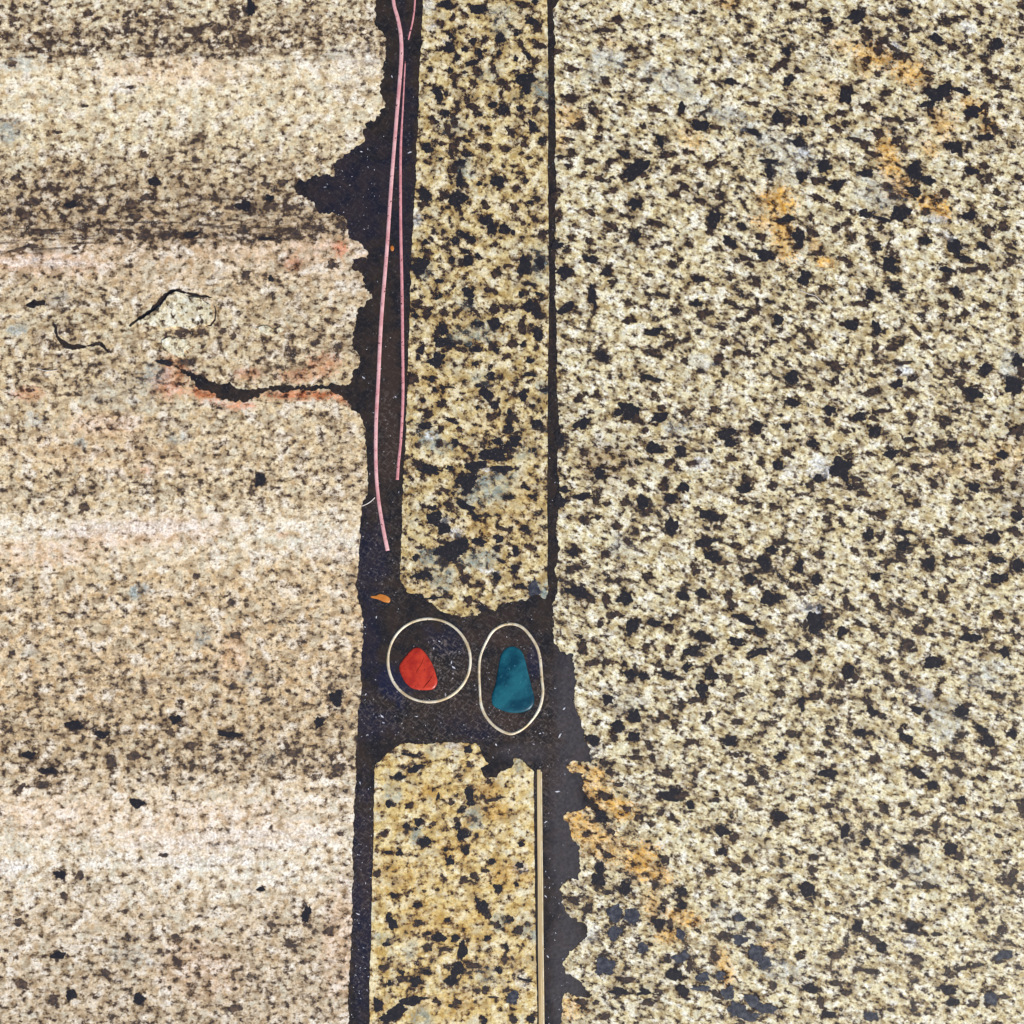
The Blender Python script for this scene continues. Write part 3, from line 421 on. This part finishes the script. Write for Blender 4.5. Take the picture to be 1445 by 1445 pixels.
L += tile(0, 0, 360, """1420,40,35,55 1320,80,30,34 1110,185,30,28 1160,150,45,14,-30 715,165,22,38 925,97,32,16 960,28,20,18 505,72,32,18 75,112,20,18 270,250,24,22 235,292,22,14 710,88,18,14 775,85,14,18 1390,255,30,22 1300,260,26,14 840,310,32,16,-20 70,365,32,20 1380,210,50,18,5 1230,165,24,24 260,20,16,14 820,878,32,18 875,1030,38,32 95,1010,36,24 295,1070,26,18 195,1140,40,26 410,1160,46,22 740,1155,32,26 830,1120,42,22 150,1220,34,22 590,1185,24,24 355,1230,24,18 760,1225,45,16,5 1380,1165,48,40 1310,1180,35,10 1375,1305,34,28 810,1340,42,22 950,1335,34,18 1080,1330,55,22,-10 640,1310,60,16,3 230,1315,90,12,-3 100,1415,50,14,-10 180,1395,50,14 430,1405,26,16 1110,905,24,18 1140,770,22,18 480,600,22,12 330,750,24,10 740,495,24,12""")
L += tile(200, 180, 360, """725,400,28,26 735,450,36,16 700,320,34,16 800,312,40,18,-10 850,450,45,16 870,605,32,26 965,565,60,16,2 1130,555,40,16,-10 730,855,22,22 590,840,26,34,30 1080,780,40,24 1115,1235,30,18,-10 340,1150,26,14 460,1148,26,16 230,1150,40,14 210,1170,30,20,30 130,1330,50,20,10 700,630,60,10 525,1180,16,24 250,1330,40,20 835,1255,20,20 975,1220,22,16 305,180,24,18""")
L += tile(0, 300, 560, """945,975,24,28 715,1325,16,14 840,1420,16,16 305,1075,24,18,-30""")
L += tile(0, 885, 560, """1225,258,30,34 405,492,22,22 640,335,26,20 835,390,50,14,10 490,470,24,20 595,830,20,10 1115,1045,20,34,5 1200,1105,16,18 235,980,16,16 70,1075,20,18 290,905,16,24,20 220,900,26,20 180,525,40,14 155,575,24,14 1065,460,24,12 620,380,14,14 700,430,22,14 105,465,28,18 270,360,36,20 370,390,30,18 75,585,12,24,35 500,640,34,18 385,1260,22,16 195,1355,22,20 510,1355,26,24 855,1390,30,16 260,1340,24,24 80,1300,24,20 215,1195,30,18 950,955,18,10 850,215,18,14 970,265,18,10 1240,755,14,10 1230,510,26,14 860,30,24,14 45,95,14,12 640,1130,20,14 1060,1160,30,10 1160,350,20,26,20 990,1085,16,14""")


# ------------------------------------------------------------------ outlines
a = 2.3
left_edge = [(530,0),(529,35),(539,50),(543,62),(544,81),(539,93),(541,108),(537,120),(541,143),(535,163),(519,174),(512,198),(484,221),(473,232),(471,246),(450,248),(430,254),(411,265),(426,275),(442,289),(450,298),(465,302),(484,304),(492,318),(492,337),(508,343),(519,357),(519,366),(508,364),(498,366),(500,380),(512,388),(515,407),(523,420),(508,434),(504,457),(496,473),(498,492),(508,500),(506,519),(494,527),(492,541),
    (480,544),(426,544),(380,544),(360,548),(337,546),(310,540),(287,533),(270,524),(252,517),(243,516),(258,526),(272,538),(280,549),(302,554),(322,567),(341,567),(364,563),(366,554),(388,554),(426,550),(465,551),(473,556),(494,563),(496,575)]
left_edge2 = [(508,587),(515,606),(517,633),(519,668),(519,691),(511,711),(508,734),(508,765),(506,804),(501,824),(506,850),(513,872),(512,897),(510,925),(508,950),(510,977),(506,994),(505,1010),(503,1035),(502,1063),(503,1091),(501,1118),(499,1146),(498,1174),(498,1233),(497,1280),(496,1327),(493,1374),(491,1445)]
lo = [(-980,-980,0),(529,-980,0),(531,-60,a)] + [(x,y,a) for x,y in left_edge] + [(x,y,1.1) for x,y in left_edge2] + [(488,1560,0.8),(480,2430,0),(-980,2430,0)]
def C6(pts): return [(x / 2.58, 300 + y / 2.58, 1.1) for x, y in pts]
crackA = C6([(194,395),(206,415),(212,448),(240,468),(265,480),(315,482),(345,468),(370,468),(388,488),(397,512),(380,500),(362,482),(335,488),(300,495),(262,500),(232,490),(205,456)])
crackB = C6([(468,410),(508,374),(548,352),(569,327),(592,296),(617,279),(650,277),(690,292),(740,301),(775,312),(740,308),(690,299),(640,286),(612,300),(590,326),(574,350),(540,376),(505,398),(474,418)])
crackD = [(x / 2.58, 300 + y / 2.58, 0.5) for x, y in [(778,330),(789,356),(786,392),(770,413),(748,414),(765,407),(780,388),(783,356)]]
crackC = C6([(95,330),(125,318),(165,322),(160,338),(125,345),(98,342)])
left = slab('granite_block', [ragged(lo, 1)] + [ragged(c_, 20 + i, step=1.2) for i, c_ in enumerate((crackA, crackB, crackC, crackD))], -0.010, 0.0, M['left'], layers={**lay(left_stains), 'streak': LEFT_STREAK, 'halo': L}, win=(-30, -30, 560, 1475), step=5)
tag(left, 'wide pinkish beige granite slab with dark horizontal bands and cracks, left of the joint', 'stone slab')

b = 0.8
up = [(597,-980,0),(597,-60,b)] + [(x,y,b) for x,y in [(597,0),(595,52),(592,104),(591,156),(588,208),(587,249),(584,294),(581,346),(579,398),(578,450),(576,500),(573,608),(570,660),(569,694),(567,746),(565,798),(565,819)]] + \
     [(x,y,1.6) for x,y in [(574,836),(595,839),(609,853),(633,867),(654,870),(675,869),(682,857),(699,862),(709,853),(727,850),(744,846),(753,834),(759,836),(768,845),(771,838)]] + \
     [(x,y,0.45) for x,y in [(772,815),(773,781),(772,711),(773,608),(773,538),(774,469),(775,400),(774,346),(773,242),(774,138),(773,69),(772,0),(771,-60)]] + [(770,-980,0)]
upper = slab('granite_strip', [ragged(up, 2)], -0.010, 0.0, M['mid'], layers={**lay(mid_stains), 'halo': U}, win=(560, -20, 790, 880), step=3.2)
tag(upper, 'narrow yellow speckled granite strip above the two metal rings', 'stone strip')

lw = [(x,y,0.5) for x,y in [(522,1560),(522,1445),(521,1405),(522,1374),(524,1311),(525,1249),(527,1187),(528,1103),(528,1087)]] + \
     [(x,y,1.3) for x,y in [(532,1078),(547,1064),(563,1051),(578,1048),(594,1051),(616,1049),(637,1048),(675,1049),(679,1062),(690,1078),(678,1084),(684,1096),(700,1098),(706,1087),(721,1084),(725,1070),(734,1070)]] + \
     [(x,y,0.4) for x,y in [(753,1089),(754,1187),(755,1280),(757,1374),(758,1445),(760,1560)]] + [(775,2430,0),(515,2430,0)]
lower = slab('granite_strip', [ragged(lw, 3)], -0.010, 0.0, M['low'], layers={**lay(mid_stains), 'halo': LW}, win=(515, 1040, 770, 1465), step=3.2)
tag(lower, 'golden yellow granite strip with notched top end, beside the brass bar', 'stone strip')

rg = [(790,-980,0),(790,-60,0.5)] + [(x,y,1.0) for x,y in [(791,0),(781,14),(783,47),(783,95),(784,190),(784,284),(783,332),(784,400),(784,427),(786,469),(786,522),(787,569),(790,612),(787,640),(787,666),(789,690),(790,713),(786,732),(784,756),(790,775),(789,784),(784,803),(788,822),(787,837)]] + \
     [(x,y,1.8) for x,y in [(781,851),(781,908),(795,920),(810,922),(810,945),(815,966),(811,990),(819,1014),(826,1031),(824,1045),(834,1056),(836,1073),(826,1076),(812,1075),(800,1082),(808,1090),(824,1092),(822,1114),(834,1128),(846,1142),(860,1156),(854,1163),(843,1152),(833,1139),(819,1142),(801,1146),(796,1154),(805,1170),(808,1187),(819,1194),(819,1222),(817,1242),(801,1241),(791,1253),(793,1274),(805,1294),(826,1305),(829,1319),(812,1336),(805,1343),(796,1360),(798,1374),(812,1381),(826,1391),(836,1405),(819,1407),(798,1403),(793,1409),(793,1445),(790,1560)]] + [(788,2430,0),(2430,2430,0),(2430,-980,0)]
right = slab('granite_block', [ragged(rg, 4)], -0.010, 0.0, M['right'], layers={**lay(right_stains), 'halo': R}, win=(780, -30, 1475, 1475), step=4)
tag(right, 'wide cream granite slab peppered with black and brown grains, right of the joint', 'stone slab')

# ------------------------------------------------------------------ raised flakes on the left slab
def flake(pts, seed, dz, tilt):
    lp = ragged(pts, seed, step=1.5)
    o = slab('stone_flake', [lp], -0.0004, dz, M['flake'], left)
    cx = sum(p[0] for p in lp) / len(lp); cy = sum(p[1] for p in lp) / len(lp)
    X, Y, _ = P(cx, cy)
    for v in o.data.vertices:
        if v.co.z > 0: v.co.z += (v.co.x - X) * tilt[0] + (v.co.y - Y) * tilt[1]
    return o
def C6b(pts, am): return [(x / 2.58, 300 + y / 2.58, am) for x, y in pts]
flake(C6b([(500,402),(545,374),(580,350),(598,326),(618,298),(642,288),(690,306),(735,318),(768,338),(778,380),(765,406),(720,410),(692,426),(640,412),(590,420),(540,412)], 0.9), 31, 0.00085, (0.012, -0.04))
flake(C6b([(590,470),(620,455),(680,462),(700,490),(672,505),(680,525),(640,520),(600,505)], 1.0), 32, 0.00045, (0.0, -0.03))
flake(C6b([(935,420),(965,412),(1000,425),(1025,412),(1035,428),(1000,445),(975,448),(950,436)], 0.8), 33, 0.00045, (0.0, -0.03))

# ------------------------------------------------------------------ dark mineral grains of the stones
def grain_geo(g, r, shrink=0.84):
    x, y, rx, ry, an = g
    n = max(14, min(40, int((rx + ry) * 2.6)))
    ph = [r.uniform(0, 6.283) for _ in range(5)]; am = [r.uniform(0, .10), r.uniform(.03, .14), r.uniform(.04, .15), r.uniform(.04, .13), r.uniform(.03, .10)]
    ca, sa = math.cos(math.radians(an)), math.sin(math.radians(an)); top = []
    z = r.uniform(0.00003, 0.00010); w_ = 0.0
    for i in range(n):
        t = 6.2832 * i / n
        w_ = 0.45 * w_ + r.uniform(-.17, .17)
        q = shrink * (1 + sum(am[j] * math.sin((j + 1) * t + ph[j]) for j in range(5)) + w_)
        q = max(q, 0.35)
        u, v = rx * q * math.cos(t), ry * q * math.sin(t)
        top.append(P(x + u * ca - v * sa, y + u * sa + v * ca, z))
    vs_ = [P(x, y, z)] + top + [(p[0], p[1], -0.0003) for p in top]
    fs = []
    for i in range(n):
        j = (i + 1) % n
        fs.append((0, 1 + j, 1 + i)); fs.append((1 + i, 1 + j, 1 + n + j, 1 + n + i))
    return vs_, fs

def grains(parent, lst, seed, brown_share, grey=(), soft=False):
    r = random.Random(seed)
    lst = sorted(lst, key=lambda g: -g[2] * g[3])
    V, F = [], []
    for i, g in enumerate(lst):
        v, f = grain_geo(g, r)
        area = g[2] * g[3]
        if i < 300:
            m = 'g_brown' if (area < 75 and r.random() < brown_share) else 'g_black'
            if any((g[0] - gx) ** 2 + (g[1] - gy) ** 2 < gr * gr for gx, gy, gr in grey): m = 'g_grey'
            if soft and m == 'g_brown': m = 'g_soft'
            mesh_obj('dark_grain', v, f, M[m], parent)
        else:
            o = len(V); V += v; F += [tuple(q + o for q in t) for t in f]
    if V:
        tag(mesh_obj('fine_dark_grains', V, F, M['g_brown'], parent), kind='stuff')
grains(right, R, 11, 0.55, [(1040, 1370, 70), (1000, 1340, 60), (870, 1330, 50), (1070, 1350, 40), (1390, 1400, 40), (1230, 1430, 30), (1418, 1350, 30), (1050, 1320, 30)])
grains(upper, U, 12, 0.5, [(752, 829, 12)])
grains(lower, LW, 13, 0.5, [(723, 1408, 14)])
grains(left, L, 14, 0.93, soft=True)

# ------------------------------------------------------------------ inlays
def ribbon(name, pts, mat, parent=None, h=0.00018):
    """flattened wire: pts (x, y, width_px, z_lift) smoothed; half-round section standing out of the resin"""
    sm = []
    n = len(pts)
    for i in range(n - 1):
        p0, p1, p2, p3 = pts[max(0, i - 1)], pts[i], pts[i + 1], pts[min(n - 1, i + 2)]
        for j in range(8):
            t = j / 8
            sm.append([0.5 * (2 * p1[q] + (p2[q] - p0[q]) * t + (2 * p0[q] - 5 * p1[q] + 4 * p2[q] - p3[q]) * t * t + (3 * p1[q] - p0[q] - 3 * p2[q] + p3[q]) * t ** 3) for q in range(4)])
    sm.append(list(pts[-1]))
    V, F = [], []; K = 9
    for i, (x, y, wd, lift) in enumerate(sm):
        a_, b_ = sm[max(0, i - 1)], sm[min(len(sm) - 1, i + 1)]
        dx, dy = b_[0] - a_[0], b_[1] - a_[1]; l = math.hypot(dx, dy) or 1; nx, ny = -dy / l, dx / l
        for k_ in range(K):
            th = 2 * math.pi * k_ / K
            c_, s_ = math.cos(th), math.sin(th)
            s2 = math.copysign(abs(s_) ** 0.5, s_); c2 = math.copysign(abs(c_) ** 0.8, c_)
            X, Y, _ = P(x + nx * wd / 2 * c2, y + ny * wd / 2 * c2)
            V.append((X, Y, RES_Z + lift * S + (h if s_ > 0 else 0.0006) * s2))
    for i in range(len(sm) - 1):
        for k_ in range(K):
            j = (k_ + 1) % K
            F.append((i * K + k_, i * K + j, (i + 1) * K + j, (i + 1) * K + k_))
    F.append(tuple(range(K))[::-1]); F.append(tuple((len(sm) - 1) * K + q for q in range(K)))
    return mesh_obj(name, V, F, mat, parent, smooth=True)

wire = ribbon('copper_wire', [(556,-140,5.4,0),(552,-60,5.4,0),(555,0,5.0,0),(561,25,5.4,0),(565.5,50,5.5,0),(566,85,5.7,0),(560,160,5.4,0),(552,260,5.4,0),(546,350,5.4,0),(538,450,5.5,0),(534,530,5.4,0),(530.5,600,5.4,0),(530.5,660,5.2,0),(534,705,5.2,0),(541,748,5.5,0),(547,777,5.9,0)], M['copper'])
tag(wire, 'longer thicker pink copper wire curving down the dark joint beside the left slab', 'wire')
wire2 = ribbon('copper_wire', [(590,-140,4,-.3),(588,-60,3.4,-.3),(585.5,0,2.6,-.2),(582.5,28,2.6,-.1),(577,52,2.4,-.5),(573,74,2,-3.0),(571.5,92,2,-.5),(568.5,150,2.4,-.2),(565.5,205,3.6,0),(565,260,4,0),(565.5,330,4.2,0),(567,400,4.4,0),(568,480,4.4,0),(568.5,560,4.4,0),(565.5,620,4.2,0),(562.5,650,4.2,0),(560.5,677,4.6,0)], M['copper_dull'])
tag(wire2, 'shorter thinner pink copper wire in the dark joint beside the yellow strip', 'wire')

def ring(name, pts, band, mat, h=0.00030):
    """closed thin metal band standing on edge, following a traced centre line"""
    n = len(pts); sm = []
    for i in range(n):
        p0, p1, p2, p3 = pts[i - 1], pts[i], pts[(i + 1) % n], pts[(i + 2) % n]
        for j in range(6):
            t = j / 6
            sm.append([0.5 * (2 * p1[q] + (p2[q] - p0[q]) * t + (2 * p0[q] - 5 * p1[q] + 4 * p2[q] - p3[q]) * t * t + (3 * p1[q] - p0[q] - 3 * p2[q] + p3[q]) * t ** 3) for q in range(2)])
    m = len(sm); V, F = [], []; f = vnoise(5)
    prof = [(-.5, -0.004), (-.5, h - 0.00016), (-.3, h - 0.00004), (0, h), (.3, h - 0.00004), (.5, h - 0.00016), (.5, -0.004)]
    for i, (x, y) in enumerate(sm):
        a_, b_ = sm[i - 1], sm[(i + 1) % m]; dx, dy = b_[0] - a_[0], b_[1] - a_[1]; l = math.hypot(dx, dy); nx, ny = -dy / l, dx / l
        wd = band * (1 + 0.13 * f(i / 7))
        for u, z in prof:
            X, Y, _ = P(x + nx * wd * u, y + ny * wd * u); V.append((X, Y, RES_Z + z))
    K = len(prof)
    for i in range(m):
        j = (i + 1) % m
        for q in range(K):
            r_ = (q + 1) % K
            F.append((i * K + q, i * K + r_, j * K + r_, j * K + q))
    return mesh_obj(name, V, F, mat)
circ = [(605.3 + 58.2 * math.cos(t) * (1 + .006 * math.sin(3 * t + 1)), 931.8 + 59.2 * math.sin(t) * (1 + .008 * math.cos(2 * t))) for t in [i * 2 * math.pi / 24 for i in range(24)]]
rg1 = ring('metal_ring', circ, 3.6, M['brass'])
tag(rg1, 'round thin pale metal ring set in dark resin around the red stone', 'ring')
oval = [(717,880.5),(737,885.5),(754,906),(761.5,926),(764.5,957),(766,978),(760.5,1001),(745,1022.5),(729,1033.5),(717,1035),(700.5,1027),(687,1013),(679,995),(677,971),(676,947),(678,926),(686,906),(697.5,889)]
rg2 = ring('metal_ring', oval, 3.6, M['brass'])
tag(rg2, 'elongated oval pale metal ring set in dark resin around the teal stone', 'ring')

def pebble(name, pts, mat, h, rim=0.18, parent=None):
    """polished stone: ground nearly flat on top with rounded shoulders"""
    n = len(pts); sm = []
    for i in range(n):
        p0, p1, p2, p3 = pts[i - 1], pts[i], pts[(i + 1) % n], pts[(i + 2) % n]
        for j in range(5):
            t = j / 5
            sm.append([0.5 * (2 * p1[q] + (p2[q] - p0[q]) * t + (2 * p0[q] - 5 * p1[q] + 4 * p2[q] - p3[q]) * t * t + (3 * p1[q] - p0[q] - 3 * p2[q] + p3[q]) * t ** 3) for q in range(2)])
    m = len(sm); cx = sum(p[0] for p in sm) / m; cy = sum(p[1] for p in sm) / m
    rows = [(1.0, -0.003), (1.0, 0.0), (1 - rim * .3, h * .55), (1 - rim, h * .85), (1 - rim * 2.2, h)]
    V = []; F = []
    for q, z in rows:
        for x, y in sm:
            X, Y, _ = P(cx + (x - cx) * q, cy + (y - cy) * q); V.append((X, Y, RES_Z + z))
    V.append((*P(cx, cy)[:2], RES_Z + h * 1.02))
    for r_ in range(len(rows) - 1):
        for i in range(m):
            j = (i + 1) % m; F.append((r_ * m + i, r_ * m + j, (r_ + 1) * m + j, (r_ + 1) * m + i))
    o = (len(rows) - 1) * m
    for i in range(m): F.append((o + i, o + (i + 1) % m, len(V) - 1))
    return mesh_obj(name, V, [f_[::-1] for f_ in F] if False else F, mat, parent, smooth=True)
red = pebble('red_stone', [(587,913.6),(595,916),(604.4,927.5),(611,939.6),(616.5,957),(616.5,965.5),(611,972.5),(599,974),(585,972.5),(576.7,968),(569,958.6),(563,943),(567,932.7),(578.4,918.8)], M['red'], 0.00035, 0.06)
tag(red, 'polished brick-red stone with fine dark veins inside the round ring', 'stone')
def vein(pts, parent, wd):
    return ribbon('vein', [(x, y, w_, 0) for x, y, w_ in pts], M['red_crack'], parent, h=0.00039)
vein([(610.5,953,0.8),(606,960,1.8),(601,966,2.0),(597.5,971,1.0)], red, 1)
vein([(598.5,928,0.6),(594.5,937,1.3),(590,944,1.3),(587,950,0.6)], red, 1)
teal = pebble('teal_stone', [(723.8,912),(734,917),(740,927.5),(744.5,946.5),(750.5,970.7),(754,988),(749.7,999),(737.6,1005),(720,1005.5),(704.7,1001),(695,994),(694,981),(698.7,967),(703,943),(706.5,925.7),(713.4,915.4)], M['teal'], 0.00030, 0.07)
tag(teal, 'polished teal blue pear-shaped stone inside the oval ring', 'stone')
amber = pebble('amber_chip', [(523,841),(530,840.5),(536.7,838),(546.4,841),(550.6,845.7),(549,850.2),(542,849.5),(532.6,845.5),(524.5,843.7)], M['amber'], 0.0002, 0.08)
tag(amber, 'tiny orange amber shard in the joint above the round ring', 'chip')

# brass bar on edge beside the lower strip
def bar(name, xl, xr, y0, y1, z, mat, parent=None):
    # xl / xr are (top, bottom) pixel positions; slight lean as in the photo
    n = 14; V, F = [], []
    f = vnoise(9)
    for i in range(n + 1):
        t = i / n; y = y0 + (y1 - y0) * t
        a_ = xl[0] + (xl[1] - xl[0]) * t; b_ = xr[0] + (xr[1] - xr[0]) * t
        j = 0.25 * f(i * 0.9)
        for x, zz in ((a_ + j, -0.004), (a_ + j, z - 0.00005), (a_ + j + .6, z), (b_ + j - .6, z), (b_ + j, z - 0.00005), (b_ + j, -0.004)):
            X, Y, _ = P(x, y); V.append((X, Y, RES_Z + zz))
    for i in range(n):
        for q in range(6):
            r_ = (q + 1) % 6; F.append((i * 6 + q, i * 6 + r_, (i + 1) * 6 + r_, (i + 1) * 6 + q))
    F.append((5, 4, 3, 2, 1, 0)); F.append(tuple(n * 6 + q for q in range(6)))
    return mesh_obj(name, V, F, mat, parent)
bb = bar('brass_bar', (757.6, 762.2), (762.6, 768.6), 1086, 1800, 0.00032, M['brass_strip'])
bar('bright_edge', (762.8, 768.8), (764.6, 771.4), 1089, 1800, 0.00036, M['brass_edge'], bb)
tag(bb, 'long straight brass bar set upright along the golden granite strip', 'bar')

# loose fibres
def fibre(pts, label, wd=1.0, z=0.0003):
    o = ribbon('lint_fibre', [(x, y, wd, (z - RES_Z) / S) for x, y in pts], M['fibre'], None, h=0.00012)
    for v in o.data.vertices: v.co.z = max(v.co.z, z - 0.00008)
    tag(o, label, 'fibre')
fibre([(1130,411),(1141,415),(1151,418),(1157,424),(1161,427)], 'short white curved lint fibre lying on the right speckled slab')
fibre([(53,520),(62,523),(72,523.5),(82,522)], 'faint white lint fibre on the left slab below the cracks', 0.9)
fibre([(511,714),(518,711),(524,707),(529,702)], 'tiny pale fibre at the edge of the left slab touching the copper wire', 1.3, 0.0001)

# sparkling mica flecks in the resin: far too many and too small to count
r = random.Random(21); V, F = [], []
def fleck(x, y, sz, an=None):
    an = r.uniform(0, 3.14) if an is None else an; ca, sa = math.cos(an), math.sin(an); el = r.uniform(1.0, 2.6)
    o = len(V); z = RES_Z + r.uniform(0.00003, 0.00007)
    for u, v in ((-el, -.5), (el * .4, -.6), (el, .3), (-el * .3, .6)):
        X, Y, _ = P(x + sz * (u * ca - v * sa), y + sz * (u * sa + v * ca)); V.append((X, Y, z))
    F.append((o, o + 3, o + 2, o + 1))
for _ in range(260):
    zone = r.choice([(500, 600, 0, 860, .45), (500, 790, 850, 1080, .8), (495, 525, 1060, 1445, .7), (768, 800, 1060, 1445, .6), (440, 545, 190, 330, .5), (772, 800, 0, 860, .4)])
    fleck(r.uniform(zone[0], zone[1]), r.uniform(zone[2], zone[3]), r.uniform(.25, .8) * (0.6 + zone[4] * .6))
for x, y, s_ in [(796,1000,1.7),(790,1038,1.6),(787,1117,1.6),(539,1011,1.6),(541,1020,1.3),(516,980,1.2),(640,942,1.8),(637,935,1.3),(578,215,1.4),(553,108,1.2),(513,533,1.4),(510,214,1.2),(558,560,1.3),(770,1160,1.2),(770,1265,1.3),(773,1350,1.5),(505,1290,1.3),(588,1011,1.1),(620,905,1.0),(612,915,1.1),(515,885,1.3),(531,871,1.1),(508,1105,1.1),(770,1230,1.1),(762,1035,1.2),(700,1051,1.6)]:
    fleck(x, y, s_)
tag(mesh_obj('mica_flecks', V, F, M['mica']), 'scattered white mica flecks sparkling in the dark resin', 'flecks', kind='stuff')
# amber-coloured crumb beside the thick wire
crumb = pebble('amber_crumb', [(551,348),(554,346.5),(556,350),(554.5,354),(551.5,353)], M['amber'], 0.00015, 0.1)
tag(crumb, 'pinhead amber crumb between the two copper wires', 'chip')
